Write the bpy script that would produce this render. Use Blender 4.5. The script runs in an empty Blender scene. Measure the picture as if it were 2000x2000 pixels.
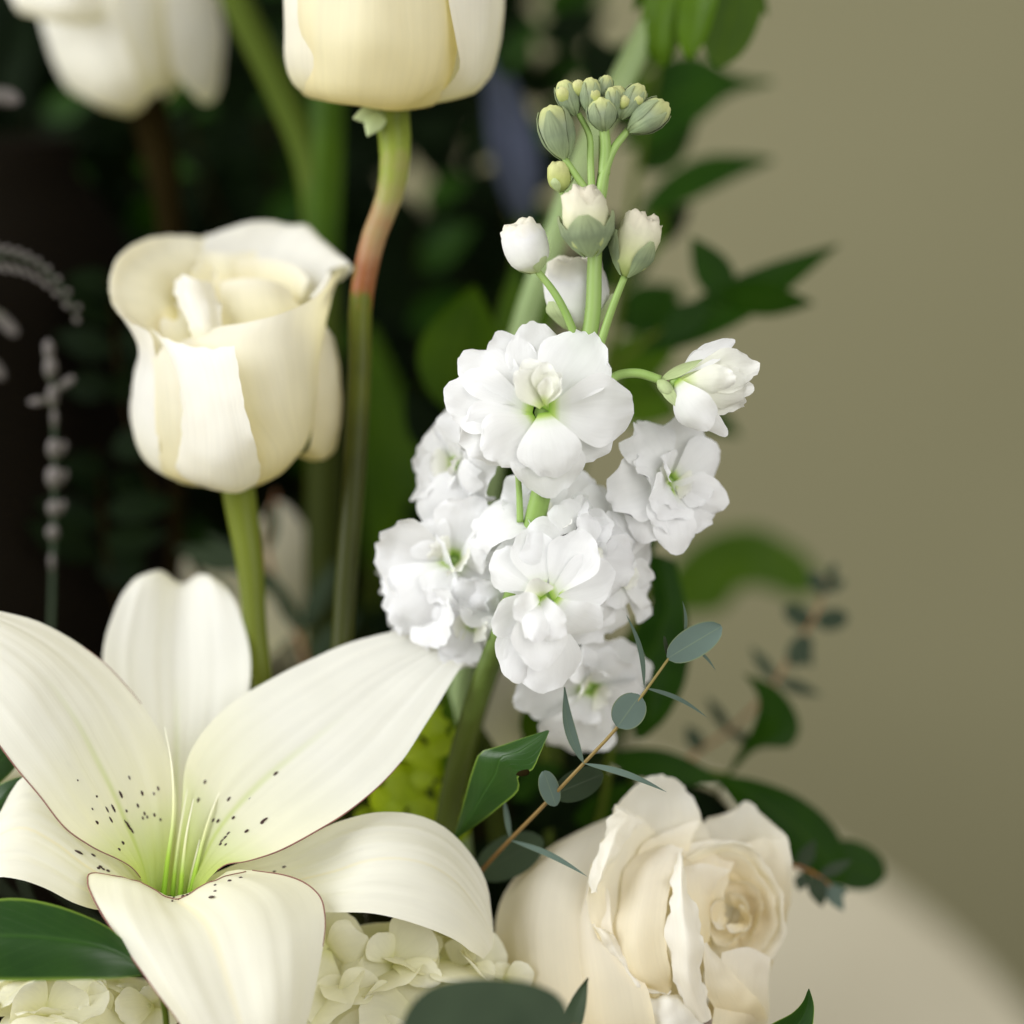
import bpy, math, random
import numpy as np
from mathutils import Vector, noise

# ---------------------------------------------------------------- camera, world, lights, exposure
sc = bpy.context.scene
K = 36.0 / 85.0                      # picture width divided by distance
CAM = np.array([0.0, -0.60, 1.20]); PITCH = math.radians(12)
FW = np.array([0, math.cos(PITCH), -math.sin(PITCH)])
UP = np.array([0, math.sin(PITCH), math.cos(PITCH)])
RT = np.array([1.0, 0, 0])
cam = bpy.data.cameras.new('camera'); camo = bpy.data.objects.new('camera', cam)
sc.collection.objects.link(camo); sc.camera = camo
cam.lens = 85; cam.sensor_width = 36; cam.clip_start = 0.01; cam.clip_end = 50
camo.location = CAM; camo.rotation_euler = (math.pi / 2 - PITCH, 0, 0)
cam.dof.use_dof = True; cam.dof.focus_distance = 0.600; cam.dof.aperture_fstop = 3.0
cam.dof.aperture_blades = 0

w = bpy.data.worlds.new('World'); sc.world = w; w.use_nodes = True
w.node_tree.nodes['Background'].inputs[0].default_value = (1.0, 0.985, 0.955, 1)
w.node_tree.nodes['Background'].inputs[1].default_value = 0.50
sc.view_settings.view_transform = 'Standard'; sc.view_settings.look = 'None'
sc.view_settings.exposure = 0.12; sc.view_settings.gamma = 1.0

def area(name, loc, target, size, power, color):
    l = bpy.data.lights.new(name, 'AREA'); l.shape = 'RECTANGLE'; l.size = size[0]; l.size_y = size[1]
    l.energy = power; l.color = color
    o = bpy.data.objects.new(name, l); sc.collection.objects.link(o); o.location = loc
    d = Vector(target) - Vector(loc); o.rotation_euler = d.to_track_quat('-Z', 'Y').to_euler()
    return o
area('window_light', (-1.55, -0.50, 1.85), (0.0, 0.0, 1.05), (1.3, 1.5), 42, (0.985, 0.99, 1.0))
area('front_fill_light', (1.1, -2.1, 2.0), (0.1, 0.1, 1.0), (1.6, 1.4), 34, (1.0, 0.985, 0.955))  # added fill lamp behind the camera, lifts the shaded petal sides

# ---------------------------------------------------------------- helpers
COL = sc.collection
def Wp(p, D):
    """photo-plane units (x right, y down, z towards the viewer, 1/2000 of the frame at distance D) -> metres"""
    p = np.asarray(p, float); s = D * K / 2000.0
    d = D - p[..., 2] * s
    X = (p[..., 0] - 1000) / 2000 * K * d; Y = (1000 - p[..., 1]) / 2000 * K * d
    return CAM + d[..., None] * FW + X[..., None] * RT + Y[..., None] * UP

class Th:                                   # a thing: an Empty plus its parts
    def __init__(s, name, label, cat, base, D, group=None):
        s.D = D; s.loc = Wp(np.array(base, float), D)
        o = bpy.data.objects.new(name, None); COL.objects.link(o); o.location = s.loc
        o.empty_display_size = 0.01
        o['label'] = label; o['category'] = cat
        if group: o['group'] = group
        s.o = o

def mesh_obj(name, verts, faces, mat, parent, origin, uvs=None, label=None):
    me = bpy.data.meshes.new(name)
    me.from_pydata((np.asarray(verts) - origin).tolist(), [], faces)
    if uvs is not None:
        uvl = me.uv_layers.new(name='UVMap')
        li = np.empty(len(me.loops), dtype=np.int32); me.loops.foreach_get('vertex_index', li)
        uvl.data.foreach_set('uv', np.asarray(uvs)[li].astype(np.float32).ravel())
    me.polygons.foreach_set('use_smooth', [True] * len(me.polygons))
    me.materials.append(mat)
    o = bpy.data.objects.new(name, me); COL.objects.link(o)
    if parent is not None: o.parent = parent
    else: o.location = origin
    if label: o['label'] = label
    return o

def cr(P, m, t=None):
    """smooth resample of a polyline / stack of rows P (n,...) to m samples"""
    P = np.asarray(P, float); n = len(P)
    if t is None:
        d = np.linalg.norm(np.diff(P, axis=0), axis=-1)
        while d.ndim > 1: d = d.mean(axis=-1)
        t = np.concatenate([[0], np.cumsum(np.maximum(d, 1e-3))])
    q = np.linspace(0, t[-1], m)
    if n == 2:
        f = (q / t[-1]).reshape((-1,) + (1,) * (P.ndim - 1)); return P[0] + (P[1] - P[0]) * f
    T = np.gradient(P, t, axis=0)
    i = np.clip(np.searchsorted(t, q, side='right') - 1, 0, n - 2); h = t[i + 1] - t[i]; x = (q - t[i]) / h
    sh = (-1,) + (1,) * (P.ndim - 1); x = x.reshape(sh); h = h.reshape(sh)
    return ((2 * x**3 - 3 * x**2 + 1) * P[i] + (x**3 - 2 * x**2 + x) * h * T[i]
            + (-2 * x**3 + 3 * x**2) * P[i + 1] + (x**3 - x**2) * h * T[i + 1])

def gnorm(G):
    a = np.gradient(G, axis=0); b = np.gradient(G, axis=1); n = np.cross(a, b)
    return n / np.maximum(np.linalg.norm(n, axis=-1, keepdims=True), 1e-9)

def nz(p, f, seed=0):
    return noise.noise(Vector((p[0] * f + seed * 17.3, p[1] * f - seed * 5.1, p[2] * f + seed * 3.7)))

def roughen(G, amp, freq, seed=0):
    N = gnorm(G); out = G.copy()
    for i in range(G.shape[0]):
        for j in range(G.shape[1]):
            out[i, j] += N[i, j] * amp * nz(G[i, j], freq, seed)
    return out

def grid_obj(name, G, th, mat, parent=None, label=None):
    nv, nu = G.shape[:2]
    V = Wp(G.reshape(-1, 3), th.D)
    F = [(i * nu + j, i * nu + j + 1, (i + 1) * nu + j + 1, (i + 1) * nu + j) for i in range(nv - 1) for j in range(nu - 1)]
    vv, uu = np.meshgrid(np.linspace(0, 1, nv), np.linspace(0, 1, nu), indexing='ij')
    return mesh_obj(name, V, F, mat, parent or th.o, th.loc, np.stack([uu.ravel(), vv.ravel()], 1), label)

def patch(name, rows, th, mat, nu=20, nv=28, amp=0, freq=0.02, seed=0, parent=None, ret=False, edge=0, dz=0, ridge=0):
    R = np.array([cr(r, nu) for r in rows]); G = cr(R, nv)
    G[..., 2] += dz
    if edge:                                           # ruffled margin on three sides
        for i in range(nv):
            for j in range(nu):
                e = max(abs(j / (nu - 1) * 2 - 1) ** 6, (i / (nv - 1)) ** 8)
                G[i, j, 2] += edge * e * nz(G[i, j], 0.03, seed + 1)
                G[i, j, 1] += edge * .6 * e * nz(G[i, j], 0.045, seed + 2)
                G[i, j, 0] += edge * .6 * e * nz(G[i, j], 0.045, seed + 5)
    if ridge:                                          # lengthwise ribs and a sunken midrib
        N = gnorm(G); u = np.linspace(0, 1, nu); v = np.linspace(0, 1, nv)
        w_ = (np.cos(u * 2 * math.pi * 6) * .55 + np.cos(u * 2 * math.pi * 11 + 1) * .25 - 2.2 * np.exp(-((u - .5) / .045) ** 2)) * np.minimum(1, np.minimum(u, 1 - u) * 8)
        G = G + N * (ridge * w_[None, :] * np.sin(math.pi * np.clip(v, .02, .98))[:, None] ** .5)[..., None] * np.where(N[..., 2:3] > 0, 1, -1)
    if amp: G = roughen(G, amp, freq, seed)
    o = grid_obj(name, G, th, mat, parent)
    return (o, G) if ret else o

def petal_grid(b, t, w, n=(0, 0, 1), bend=0., cup=0., curl=0., shape='round', ruf=0., seed=0, nu=13, nv=15):
    b = np.array(b, float); t = np.array(t, float); a = t - b; L = np.linalg.norm(a); a /= L
    n = np.array(n, float); n = n - n.dot(a) * a; n /= max(np.linalg.norm(n), 1e-6); s = np.cross(a, n)
    G = np.zeros((nv, nu, 3))
    for i in range(nv):
        v = i / (nv - 1)
        if shape == 'round':
            hw = w / 2 * (0.16 + 0.84 * math.sin(min(1, v * 1.35) * math.pi / 2) ** 1.2)
            hw *= 1 - 0.30 * max(0, (v - 0.6) / 0.4) ** 2; drop = 0.20
        elif shape == 'leaf':
            hw = w / 2 * max(0.015, math.sin(math.pi * v ** 0.85)) ** 0.9 * (1 - 0.1 * v); drop = 0.0
        elif shape == 'oval':
            hw = w / 2 * max(0.02, (1 - (2 * v - 1) ** 2)) ** 0.5; drop = 0.0
        else:                                          # strap
            hw = w / 2 * min(1, 0.35 + 2 * v) * max(0.02, 1 - v ** 4) ** 0.7; drop = 0
        c = b + a * L * v + n * L * (bend * math.sin(math.pi * v) + curl * v ** 3)
        for j in range(nu):
            u = 2 * j / (nu - 1) - 1
            p = c + s * hw * u + n * cup * w * u * u * min(1, v * 2) - a * drop * L * u * u * v * v * (1 if shape == 'round' else 0)
            if ruf:
                e = v * v * (0.25 + 0.75 * max(u * u, v ** 3))
                p = p + n * ruf * w * e * (nz(p, 2.6 / w, seed) + .35 * nz(p, 7.0 / w, seed + 3))
                p = p + a * ruf * .30 * w * v ** 4 * nz(p, 7.0 / w, seed + 7)
            G[i, j] = p
    return G

def petal(name, th, mat, b, t, w, parent=None, **k):
    return grid_obj(name, petal_grid(b, t, w, **k), th, mat, parent)

def tube_geo(pts, rad, n=10, m=24):
    P = cr(pts, m); R = np.interp(np.linspace(0, 1, m), np.linspace(0, 1, len(rad)), rad)
    T = np.gradient(P, axis=0); T /= np.linalg.norm(T, axis=1, keepdims=True)
    ref = np.array([0.13, 0.2, 1.0]); V = []
    for i in range(m):
        a = np.cross(T[i], ref); a /= np.linalg.norm(a); b = np.cross(T[i], a)
        for j in range(n):
            q = 2 * math.pi * j / n; V.append(P[i] + R[i] * (math.cos(q) * a + math.sin(q) * b))
    F = [(i * n + j, i * n + (j + 1) % n, (i + 1) * n + (j + 1) % n, (i + 1) * n + j) for i in range(m - 1) for j in range(n)]
    F += [tuple(range(n))[::-1], tuple(range((m - 1) * n, m * n))]
    uv = [(j / n, i / (m - 1)) for i in range(m) for j in range(n)]
    return np.array(V), F, uv

def tube(name, th, mat, pts, rad, parent=None, n=10, m=24):
    V, F, uv = tube_geo(np.array(pts, float), rad, n, m)
    return mesh_obj(name, Wp(V, th.D), F, mat, parent or th.o, th.loc, uv)

def egg(name, th, mat, b, t, w, parent=None, prof=None, crinkle=0., seed=0, n=20, m=18, flat=1.0, lob=0.):
    """a bud-like solid of revolution from b to t"""
    b = np.array(b, float); t = np.array(t, float); a = t - b; L = np.linalg.norm(a); a /= L
    e1 = np.cross(a, (0.1, 0, 1)); e1 /= np.linalg.norm(e1); e2 = np.cross(a, e1)
    prof = prof or [(0, .12), (.12, .5), (.35, .9), (.6, 1.0), (.82, .84), (.95, .5), (1, .12)]
    V = []; pv = [x[0] for x in prof]; pr = [x[1] for x in prof]
    Pc = cr(np.array([(x[0], x[1], 0) for x in prof], float), m)
    for i in range(m):
        for j in range(n):
            q = 2 * math.pi * j / n
            r = w / 2 * max(.03, Pc[i, 1]) * (1 + lob * math.cos(4 * q + seed))
            p = b + a * L * Pc[i, 0] + r * (math.cos(q) * e1 + flat * math.sin(q) * e2)
            if crinkle:
                k = max(0, (Pc[i, 0] - .35) / .65)
                p = p + (a * .8 + (p - b - a * L * Pc[i, 0]) / (w / 2) * .5) * crinkle * w * k * nz(p, 6.5 / w, seed)
            V.append(p)
    F = [(i * n + j, i * n + (j + 1) % n, (i + 1) * n + (j + 1) % n, (i + 1) * n + j) for i in range(m - 1) for j in range(n)]
    F += [tuple(range(n))[::-1], tuple(range((m - 1) * n, m * n))]
    uv = [(j / n, Pc[i, 0]) for i in range(m) for j in range(n)]
    return mesh_obj(name, Wp(np.array(V), th.D), F, mat, parent or th.o, th.loc, uv)

def sepals(th, mat, parent, b, t, w, angs, frac=.7, wid=.55, off=1.05, seed=0, flare=0.):
    b = np.array(b, float); t = np.array(t, float); a = t - b; L = np.linalg.norm(a); a /= L
    e1 = np.cross(a, (0.1, 0, 1)); e1 /= np.linalg.norm(e1); e2 = np.cross(a, e1)
    for q in angs:
        G = np.zeros((10, 7, 3))
        for i in range(10):
            v = i / 9; h = v * frac
            r = w / 2 * off * np.interp(h, [0, .12, .35, .6, .82, 1], [.2, .55, .95, 1.03, .9, .6]) + flare * w * v * v
            ww = wid * math.sin(math.pi * min(.97, .12 + .88 * v)) ** .7
            for j in range(7):
                u = j / 3 - 1; ph = q + u * ww
                G[i, j] = b + a * L * h + (r + .03 * w * (1 - u * u)) * (math.cos(ph) * e1 + math.sin(ph) * e2)
        grid_obj('sepal', G, th, mat, parent)

# ---------------------------------------------------------------- materials
def node_mat(name):
    m = bpy.data.materials.new(name); m.use_nodes = True; nt = m.node_tree; nt.nodes.clear()
    return m, nt, nt.nodes.new, nt.links.new

def ramp(N, pts):
    r = N('ShaderNodeValToRGB'); e = r.color_ramp.elements
    while len(e) < len(pts): e.new(0.5)
    for k, (p, c) in enumerate(pts): e[k].position = p; e[k].color = (*c, 1)
    return r

def petal_mat(name, stops, trans=.32, tint=None, rough=.5, streak=40, var=.10, bump=.25, rib=None, spec=.25):
    """stops: colour along the petal from its base (0) to its tip (1)"""
    m, nt, N, Lk = node_mat(name)
    out = N('ShaderNodeOutputMaterial'); uv = N('ShaderNodeUVMap'); sep = N('ShaderNodeSeparateXYZ'); Lk(uv.outputs[0], sep.inputs[0])
    r = ramp(N, stops); Lk(sep.outputs[1], r.inputs[0])
    mp = N('ShaderNodeMapping'); mp.inputs['Scale'].default_value = (streak, 2.2, 1); Lk(uv.outputs[0], mp.inputs[0])
    no = N('ShaderNodeTexNoise'); no.inputs['Scale'].default_value = 1.0; no.inputs['Detail'].default_value = 4; Lk(mp.outputs[0], no.inputs[0])
    oi = N('ShaderNodeObjectInfo'); tc = N('ShaderNodeTexCoord')
    n2 = N('ShaderNodeTexNoise'); n2.inputs['Scale'].default_value = 90; n2.inputs['Detail'].default_value = 3; Lk(tc.outputs['Object'], n2.inputs[0])
    mr = N('ShaderNodeMapRange'); mr.inputs[1].default_value = .3; mr.inputs[2].default_value = .7
    mr.inputs[3].default_value = 1 - var; mr.inputs[4].default_value = 1.0; Lk(no.outputs[0], mr.inputs[0])
    m2 = N('ShaderNodeMapRange'); m2.inputs[1].default_value = .3; m2.inputs[2].default_value = .7
    m2.inputs[3].default_value = 1 - var * .6; m2.inputs[4].default_value = 1.0; Lk(n2.outputs[0], m2.inputs[0])
    mul = N('ShaderNodeMath'); mul.operation = 'MULTIPLY'; Lk(mr.outputs[0], mul.inputs[0]); Lk(m2.outputs[0], mul.inputs[1])
    mx = N('ShaderNodeMix'); mx.data_type = 'RGBA'; mx.blend_type = 'MULTIPLY'; mx.inputs[0].default_value = 1
    Lk(r.outputs[0], mx.inputs[6]); Lk(mul.outputs[0], mx.inputs[7]); colr = mx.outputs[2]
    if rib:                                            # coloured midrib: (colour, width, reach)
        c, wd, reach = rib
        s1 = N('ShaderNodeMath'); s1.operation = 'SUBTRACT'; Lk(sep.outputs[0], s1.inputs[0]); s1.inputs[1].default_value = .5
        ab = N('ShaderNodeMath'); ab.operation = 'ABSOLUTE'; Lk(s1.outputs[0], ab.inputs[0])
        r1 = N('ShaderNodeMapRange'); r1.inputs[1].default_value = 0; r1.inputs[2].default_value = wd; r1.inputs[3].default_value = 1; r1.inputs[4].default_value = 0
        r1.interpolation_type = 'SMOOTHSTEP'; Lk(ab.outputs[0], r1.inputs[0])
        r2 = N('ShaderNodeMapRange'); r2.inputs[1].default_value = 0.05; r2.inputs[2].default_value = reach; r2.inputs[3].default_value = .8; r2.inputs[4].default_value = 0.
        Lk(sep.outputs[1], r2.inputs[0])
        mm = N('ShaderNodeMath'); mm.operation = 'MULTIPLY'; Lk(r1.outputs[0], mm.inputs[0]); Lk(r2.outputs[0], mm.inputs[1])
        mx2 = N('ShaderNodeMix'); mx2.data_type = 'RGBA'; Lk(mm.outputs[0], mx2.inputs[0]); Lk(colr, mx2.inputs[6]); mx2.inputs[7].default_value = (*c, 1)
        colr = mx2.outputs[2]
    bp = N('ShaderNodeBump'); bp.inputs['Strength'].default_value = bump; bp.inputs['Distance'].default_value = .0006; Lk(no.outputs[0], bp.inputs['Height'])
    pr = N('ShaderNodeBsdfPrincipled'); pr.inputs['Roughness'].default_value = rough; pr.inputs['Specular IOR Level'].default_value = spec
    Lk(colr, pr.inputs['Base Color']); Lk(bp.outputs[0], pr.inputs['Normal'])
    tr = N('ShaderNodeBsdfTranslucent')
    if tint:
        mt = N('ShaderNodeMix'); mt.data_type = 'RGBA'; mt.blend_type = 'MULTIPLY'; mt.inputs[0].default_value = 1
        Lk(colr, mt.inputs[6]); mt.inputs[7].default_value = (*tint, 1); Lk(mt.outputs[2], tr.inputs[0])
    else: Lk(colr, tr.inputs[0])
    ms = N('ShaderNodeMixShader'); ms.inputs[0].default_value = trans; Lk(pr.outputs[0], ms.inputs[1]); Lk(tr.outputs[0], ms.inputs[2])
    Lk(ms.outputs[0], out.inputs[0])
    return m

def leaf_mat(name, col, col2, rib, trans=.18, rough=.32, veins=14, spec=.5, bump=.4, edge=None):
    m, nt, N, Lk = node_mat(name)
    out = N('ShaderNodeOutputMaterial'); uv = N('ShaderNodeUVMap'); sep = N('ShaderNodeSeparateXYZ'); Lk(uv.outputs[0], sep.inputs[0])
    tc = N('ShaderNodeTexCoord'); no = N('ShaderNodeTexNoise'); no.inputs['Scale'].default_value = 60; no.inputs['Detail'].default_value = 5; Lk(tc.outputs['Object'], no.inputs[0])
    r = ramp(N, [(.35, col), (.68, col2)]); Lk(no.outputs[0], r.inputs[0])
    s1 = N('ShaderNodeMath'); s1.operation = 'SUBTRACT'; Lk(sep.outputs[0], s1.inputs[0]); s1.inputs[1].default_value = .5
    ab = N('ShaderNodeMath'); ab.operation = 'ABSOLUTE'; Lk(s1.outputs[0], ab.inputs[0])
    r1 = N('ShaderNodeMapRange'); r1.inputs[2].default_value = .035; r1.inputs[3].default_value = .75; r1.inputs[4].default_value = 0; Lk(ab.outputs[0], r1.inputs[0])
    # side veins: slanted lines leaving the midrib
    ma = N('ShaderNodeMath'); ma.operation = 'MULTIPLY_ADD'; Lk(ab.outputs[0], ma.inputs[0]); ma.inputs[1].default_value = -.8; Lk(sep.outputs[1], ma.inputs[2])
    mu = N('ShaderNodeMath'); mu.operation = 'MULTIPLY'; Lk(ma.outputs[0], mu.inputs[0]); mu.inputs[1].default_value = veins * 2 * math.pi
    sn = N('ShaderNodeMath'); sn.operation = 'SINE'; Lk(mu.outputs[0], sn.inputs[0])
    sv = N('ShaderNodeMapRange'); sv.inputs[1].default_value = .93; sv.inputs[2].default_value = 1; sv.inputs[3].default_value = 0; sv.inputs[4].default_value = .22; Lk(sn.outputs[0], sv.inputs[0])
    mxm = N('ShaderNodeMath'); mxm.operation = 'MAXIMUM'; Lk(r1.outputs[0], mxm.inputs[0]); Lk(sv.outputs[0], mxm.inputs[1])
    mx = N('ShaderNodeMix'); mx.data_type = 'RGBA'; Lk(mxm.outputs[0], mx.inputs[0]); Lk(r.outputs[0], mx.inputs[6]); mx.inputs[7].default_value = (*rib, 1)
    colr = mx.outputs[2]
    if edge:
        re = N('ShaderNodeMapRange'); re.inputs[1].default_value = .455; re.inputs[2].default_value = .485; Lk(ab.outputs[0], re.inputs[0])
        me = N('ShaderNodeMix'); me.data_type = 'RGBA'; Lk(re.outputs[0], me.inputs[0]); Lk(colr, me.inputs[6]); me.inputs[7].default_value = (*edge, 1); colr = me.outputs[2]
    hs = N('ShaderNodeMath'); hs.operation = 'ADD'; Lk(mxm.outputs[0], hs.inputs[0]); Lk(no.outputs[0], hs.inputs[1])
    bp = N('ShaderNodeBump'); bp.inputs['Strength'].default_value = bump; bp.inputs['Distance'].default_value = .0004; bp.invert = True; Lk(hs.outputs[0], bp.inputs['Height'])
    pr = N('ShaderNodeBsdfPrincipled'); pr.inputs['Roughness'].default_value = rough; pr.inputs['Specular IOR Level'].default_value = spec
    Lk(colr, pr.inputs['Base Color']); Lk(bp.outputs[0], pr.inputs['Normal'])
    tr = N('ShaderNodeBsdfTranslucent')
    mt = N('ShaderNodeMix'); mt.data_type = 'RGBA'; mt.blend_type = 'MULTIPLY'; mt.inputs[0].default_value = 1
    Lk(colr, mt.inputs[6]); mt.inputs[7].default_value = (1.0, 1.0, .35, 1); Lk(mt.outputs[2], tr.inputs[0])
    ms = N('ShaderNodeMixShader'); ms.inputs[0].default_value = trans; Lk(pr.outputs[0], ms.inputs[1]); Lk(tr.outputs[0], ms.inputs[2])
    Lk(ms.outputs[0], out.inputs[0])
    return m

def plain_mat(name, stops, rough=.5, scale=80, spec=.4, bump=.15, along=False):
    """colour varies by noise, or along the part (uv.y) when along is set"""
    m, nt, N, Lk = node_mat(name)
    out = N('ShaderNodeOutputMaterial'); tc = N('ShaderNodeTexCoord')
    no = N('ShaderNodeTexNoise'); no.inputs['Scale'].default_value = scale; no.inputs['Detail'].default_value = 5; Lk(tc.outputs['Object'], no.inputs[0])
    r = ramp(N, stops)
    if along:
        sep = N('ShaderNodeSeparateXYZ'); Lk(tc.outputs['UV'], sep.inputs[0])
        ad = N('ShaderNodeMath'); ad.operation = 'MULTIPLY_ADD'; Lk(no.outputs[0], ad.inputs[0]); ad.inputs[1].default_value = .14
        s = N('ShaderNodeMath'); s.operation = 'SUBTRACT'; Lk(sep.outputs[1], s.inputs[0]); s.inputs[1].default_value = .07; Lk(s.outputs[0], ad.inputs[2])
        Lk(ad.outputs[0], r.inputs[0])
    else: Lk(no.outputs[0], r.inputs[0])
    bp = N('ShaderNodeBump'); bp.inputs['Strength'].default_value = bump; bp.inputs['Distance'].default_value = .0005; Lk(no.outputs[0], bp.inputs['Height'])
    pr = N('ShaderNodeBsdfPrincipled'); pr.inputs['Roughness'].default_value = rough; pr.inputs['Specular IOR Level'].default_value = spec
    Lk(r.outputs[0], pr.inputs['Base Color']); Lk(bp.outputs[0], pr.inputs['Normal']); Lk(pr.outputs[0], out.inputs[0])
    return m

M = {}
M['stock'] = petal_mat('stock_petal', [(0, (.22, .42, .03)), (.06, (.50, .66, .18)), (.14, (.84, .87, .78)), (.28, (.92, .925, .92)), (1, (.925, .93, .94))], trans=.45, streak=20, var=.04, bump=.22, rough=.6)
M['stock_in'] = petal_mat('stock_inner_petal', [(0, (.55, .68, .20)), (.3, (.82, .83, .70)), (1, (.87, .87, .83))], trans=.36, streak=14, var=.04, rough=.6)
M['rose'] = petal_mat('cream_rose_petal', [(0, (.78, .76, .44)), (.2, (.86, .85, .74)), (.5, (.88, .88, .84)), (1, (.89, .89, .87))], trans=.40, tint=(1, .93, .58), streak=26, var=.06, bump=.25)
M['rose_cream'] = petal_mat('cream_rose_shaded_inner_petal', [(0, (.76, .70, .34)), (.3, (.84, .79, .54)), (.7, (.86, .83, .66)), (1, (.88, .87, .79))], trans=.42, tint=(1, .91, .50), streak=26, var=.06, bump=.25)  # creamier copy: shade put into the colour of outer petals; inner faces truly cream
M['rose_in'] = petal_mat('cream_rose_inner_petal', [(0, (.82, .74, .36)), (.4, (.86, .81, .54)), (.8, (.88, .86, .70)), (1, (.88, .87, .79))], trans=.40, tint=(1, .91, .52), streak=26, var=.05, bump=.2)
M['blush'] = petal_mat('peach_rose_petal', [(0, (.87, .79, .55)), (.35, (.89, .83, .64)), (.75, (.90, .865, .75)), (1, (.90, .885, .82))], trans=.44, tint=(1, .92, .66), streak=24, var=.04, bump=.2)
M['rim'] = petal_mat('rose_white_rim', [(0, (.88, .86, .78)), (1, (.90, .90, .86))], trans=.40, tint=(1, .93, .70), streak=16, var=.03, bump=.15)
M['lily'] = petal_mat('lily_petal', [(0, (.34, .50, .05)), (.13, (.58, .68, .22)), (.28, (.84, .84, .64)), (.5, (.87, .87, .79)), (1, (.88, .88, .84))], trans=.38, tint=(1, .96, .66), streak=15, var=.045, bump=.28, rib=((.50, .62, .12), .04, .62))
M['lily_plain'] = petal_mat('lily_outer_petal', [(0, (.64, .70, .28)), (.2, (.84, .835, .66)), (.5, (.87, .865, .77)), (1, (.88, .87, .79))], trans=.38, tint=(1, .95, .64), streak=14, var=.045, bump=.28, rib=((.86, .80, .55), .03, 1.2))
M['hyd'] = petal_mat('hydrangea_petal', [(0, (.72, .73, .36)), (.25, (.84, .83, .62)), (1, (.89, .88, .76))], trans=.42, tint=(1, .98, .72), streak=14, var=.05, bump=.25)
M['filament'] = plain_mat('lily_filament', [(0, (.14, .32, .01)), (.3, (.34, .52, .06)), (.55, (.70, .73, .38)), (.8, (.84, .83, .62)), (1, (.86, .85, .70))], along=True, rough=.6, spec=.1)
M['speck'] = plain_mat('lily_speckle', [(.3, (.02, .008, .008)), (.7, (.05, .018, .016))], rough=.6)
M['margin'] = plain_mat('lily_margin', [(.3, (.16, .06, .05)), (.7, (.26, .12, .09))], rough=.6, scale=300)
M['stem'] = plain_mat('stock_stem', [(0, (.035, .050, .002)), (.48, (.055, .080, .004)), (.64, (.20, .32, .07)), (1, (.29, .42, .13))], along=True, rough=.5, scale=120)  # lower half darkened in the colour where the stem runs into shade
M['stalk'] = plain_mat('stock_stalk', [(.3, (.21, .34, .075)), (.7, (.28, .41, .12))], rough=.5, scale=120)
M['budgreen'] = petal_mat('grey_green_bud', [(0, (.36, .46, .22)), (.6, (.34, .41, .26)), (.9, (.55, .60, .26)), (1, (.66, .68, .30))], trans=.12, streak=9, var=.25, rough=.7)
M['budyellow'] = petal_mat('yellow_green_bud', [(0, (.36, .46, .14)), (.5, (.55, .60, .20)), (1, (.70, .70, .34))], trans=.15, streak=9, var=.25, rough=.6)
M['budcream'] = petal_mat('cream_bud', [(0, (.45, .58, .16)), (.4, (.70, .74, .40)), (.75, (.86, .84, .62)), (1, (.90, .84, .68))], trans=.25, streak=9, var=.2, rough=.6)
M['budwhite'] = petal_mat('white_bud', [(0, (.55, .66, .25)), (.2, (.84, .86, .78)), (.7, (.90, .90, .90)), (1, (.88, .84, .70))], trans=.25, streak=8, var=.12, rough=.6)
M['sepal'] = petal_mat('sepal_green', [(0, (.40, .52, .26)), (.5, (.27, .34, .20)), (1, (.38, .45, .24))], trans=.15, streak=8, var=.30, rough=.7)
M['sepal_pale'] = petal_mat('sepal_pale_green', [(0, (.50, .62, .28)), (1, (.56, .66, .36))], trans=.2, streak=8, var=.2, rough=.6)
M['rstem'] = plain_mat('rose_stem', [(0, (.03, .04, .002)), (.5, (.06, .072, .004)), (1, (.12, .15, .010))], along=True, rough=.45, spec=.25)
M['rstem_red'] = plain_mat('rose_stem_reddish', [(0, (.018, .024, .002)), (.70, (.032, .038, .003)), (.82, (.085, .10, .006)), (.838, (.20, .065, .018)), (.875, (.28, .15, .07)), (.915, (.27, .22, .09)), (.95, (.19, .24, .03)), (1, (.09, .12, .006))], along=True, rough=.45, spec=.2)  # red and tan are its own; dark lower stops paint in shade
M['gstem'] = plain_mat('green_stem', [(.3, (.040, .060, .002)), (.7, (.065, .092, .006))], rough=.55, scale=50, spec=.12)
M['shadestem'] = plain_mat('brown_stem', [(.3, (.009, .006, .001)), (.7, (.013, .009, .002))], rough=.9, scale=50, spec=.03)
M['gladstem'] = plain_mat('shaded_green_stem', [(0, (.014, .02, .001)), (.60, (.022, .03, .001)), (.78, (.06, .092, .008)), (1, (.075, .11, .011))], along=True, rough=.55, spec=.10)  # shade behind the rosebuds put into the darker lower stops
M['palestem'] = plain_mat('pale_stem', [(.3, (.24, .34, .13)), (.7, (.31, .41, .18))], rough=.5, scale=50)
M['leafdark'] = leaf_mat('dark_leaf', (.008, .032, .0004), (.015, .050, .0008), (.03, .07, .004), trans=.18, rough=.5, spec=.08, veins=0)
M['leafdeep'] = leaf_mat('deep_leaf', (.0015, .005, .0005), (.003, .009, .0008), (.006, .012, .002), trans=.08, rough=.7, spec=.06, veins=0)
M['leafgloss'] = leaf_mat('glossy_leaf', (.008, .040, .001), (.015, .058, .0015), (.022, .075, .004), trans=.14, rough=.36, edge=(.12, .20, .02), veins=9, bump=.35, spec=.35)
M['leafmid'] = leaf_mat('mid_leaf', (.036, .085, .0005), (.058, .120, .001), (.08, .15, .006), trans=.32, rough=.5, spec=.12, veins=0)
M['leafbright'] = leaf_mat('bright_leaf', (.09, .19, .002), (.13, .26, .004), (.20, .36, .05), trans=.40, rough=.4, spec=.3)
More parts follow.
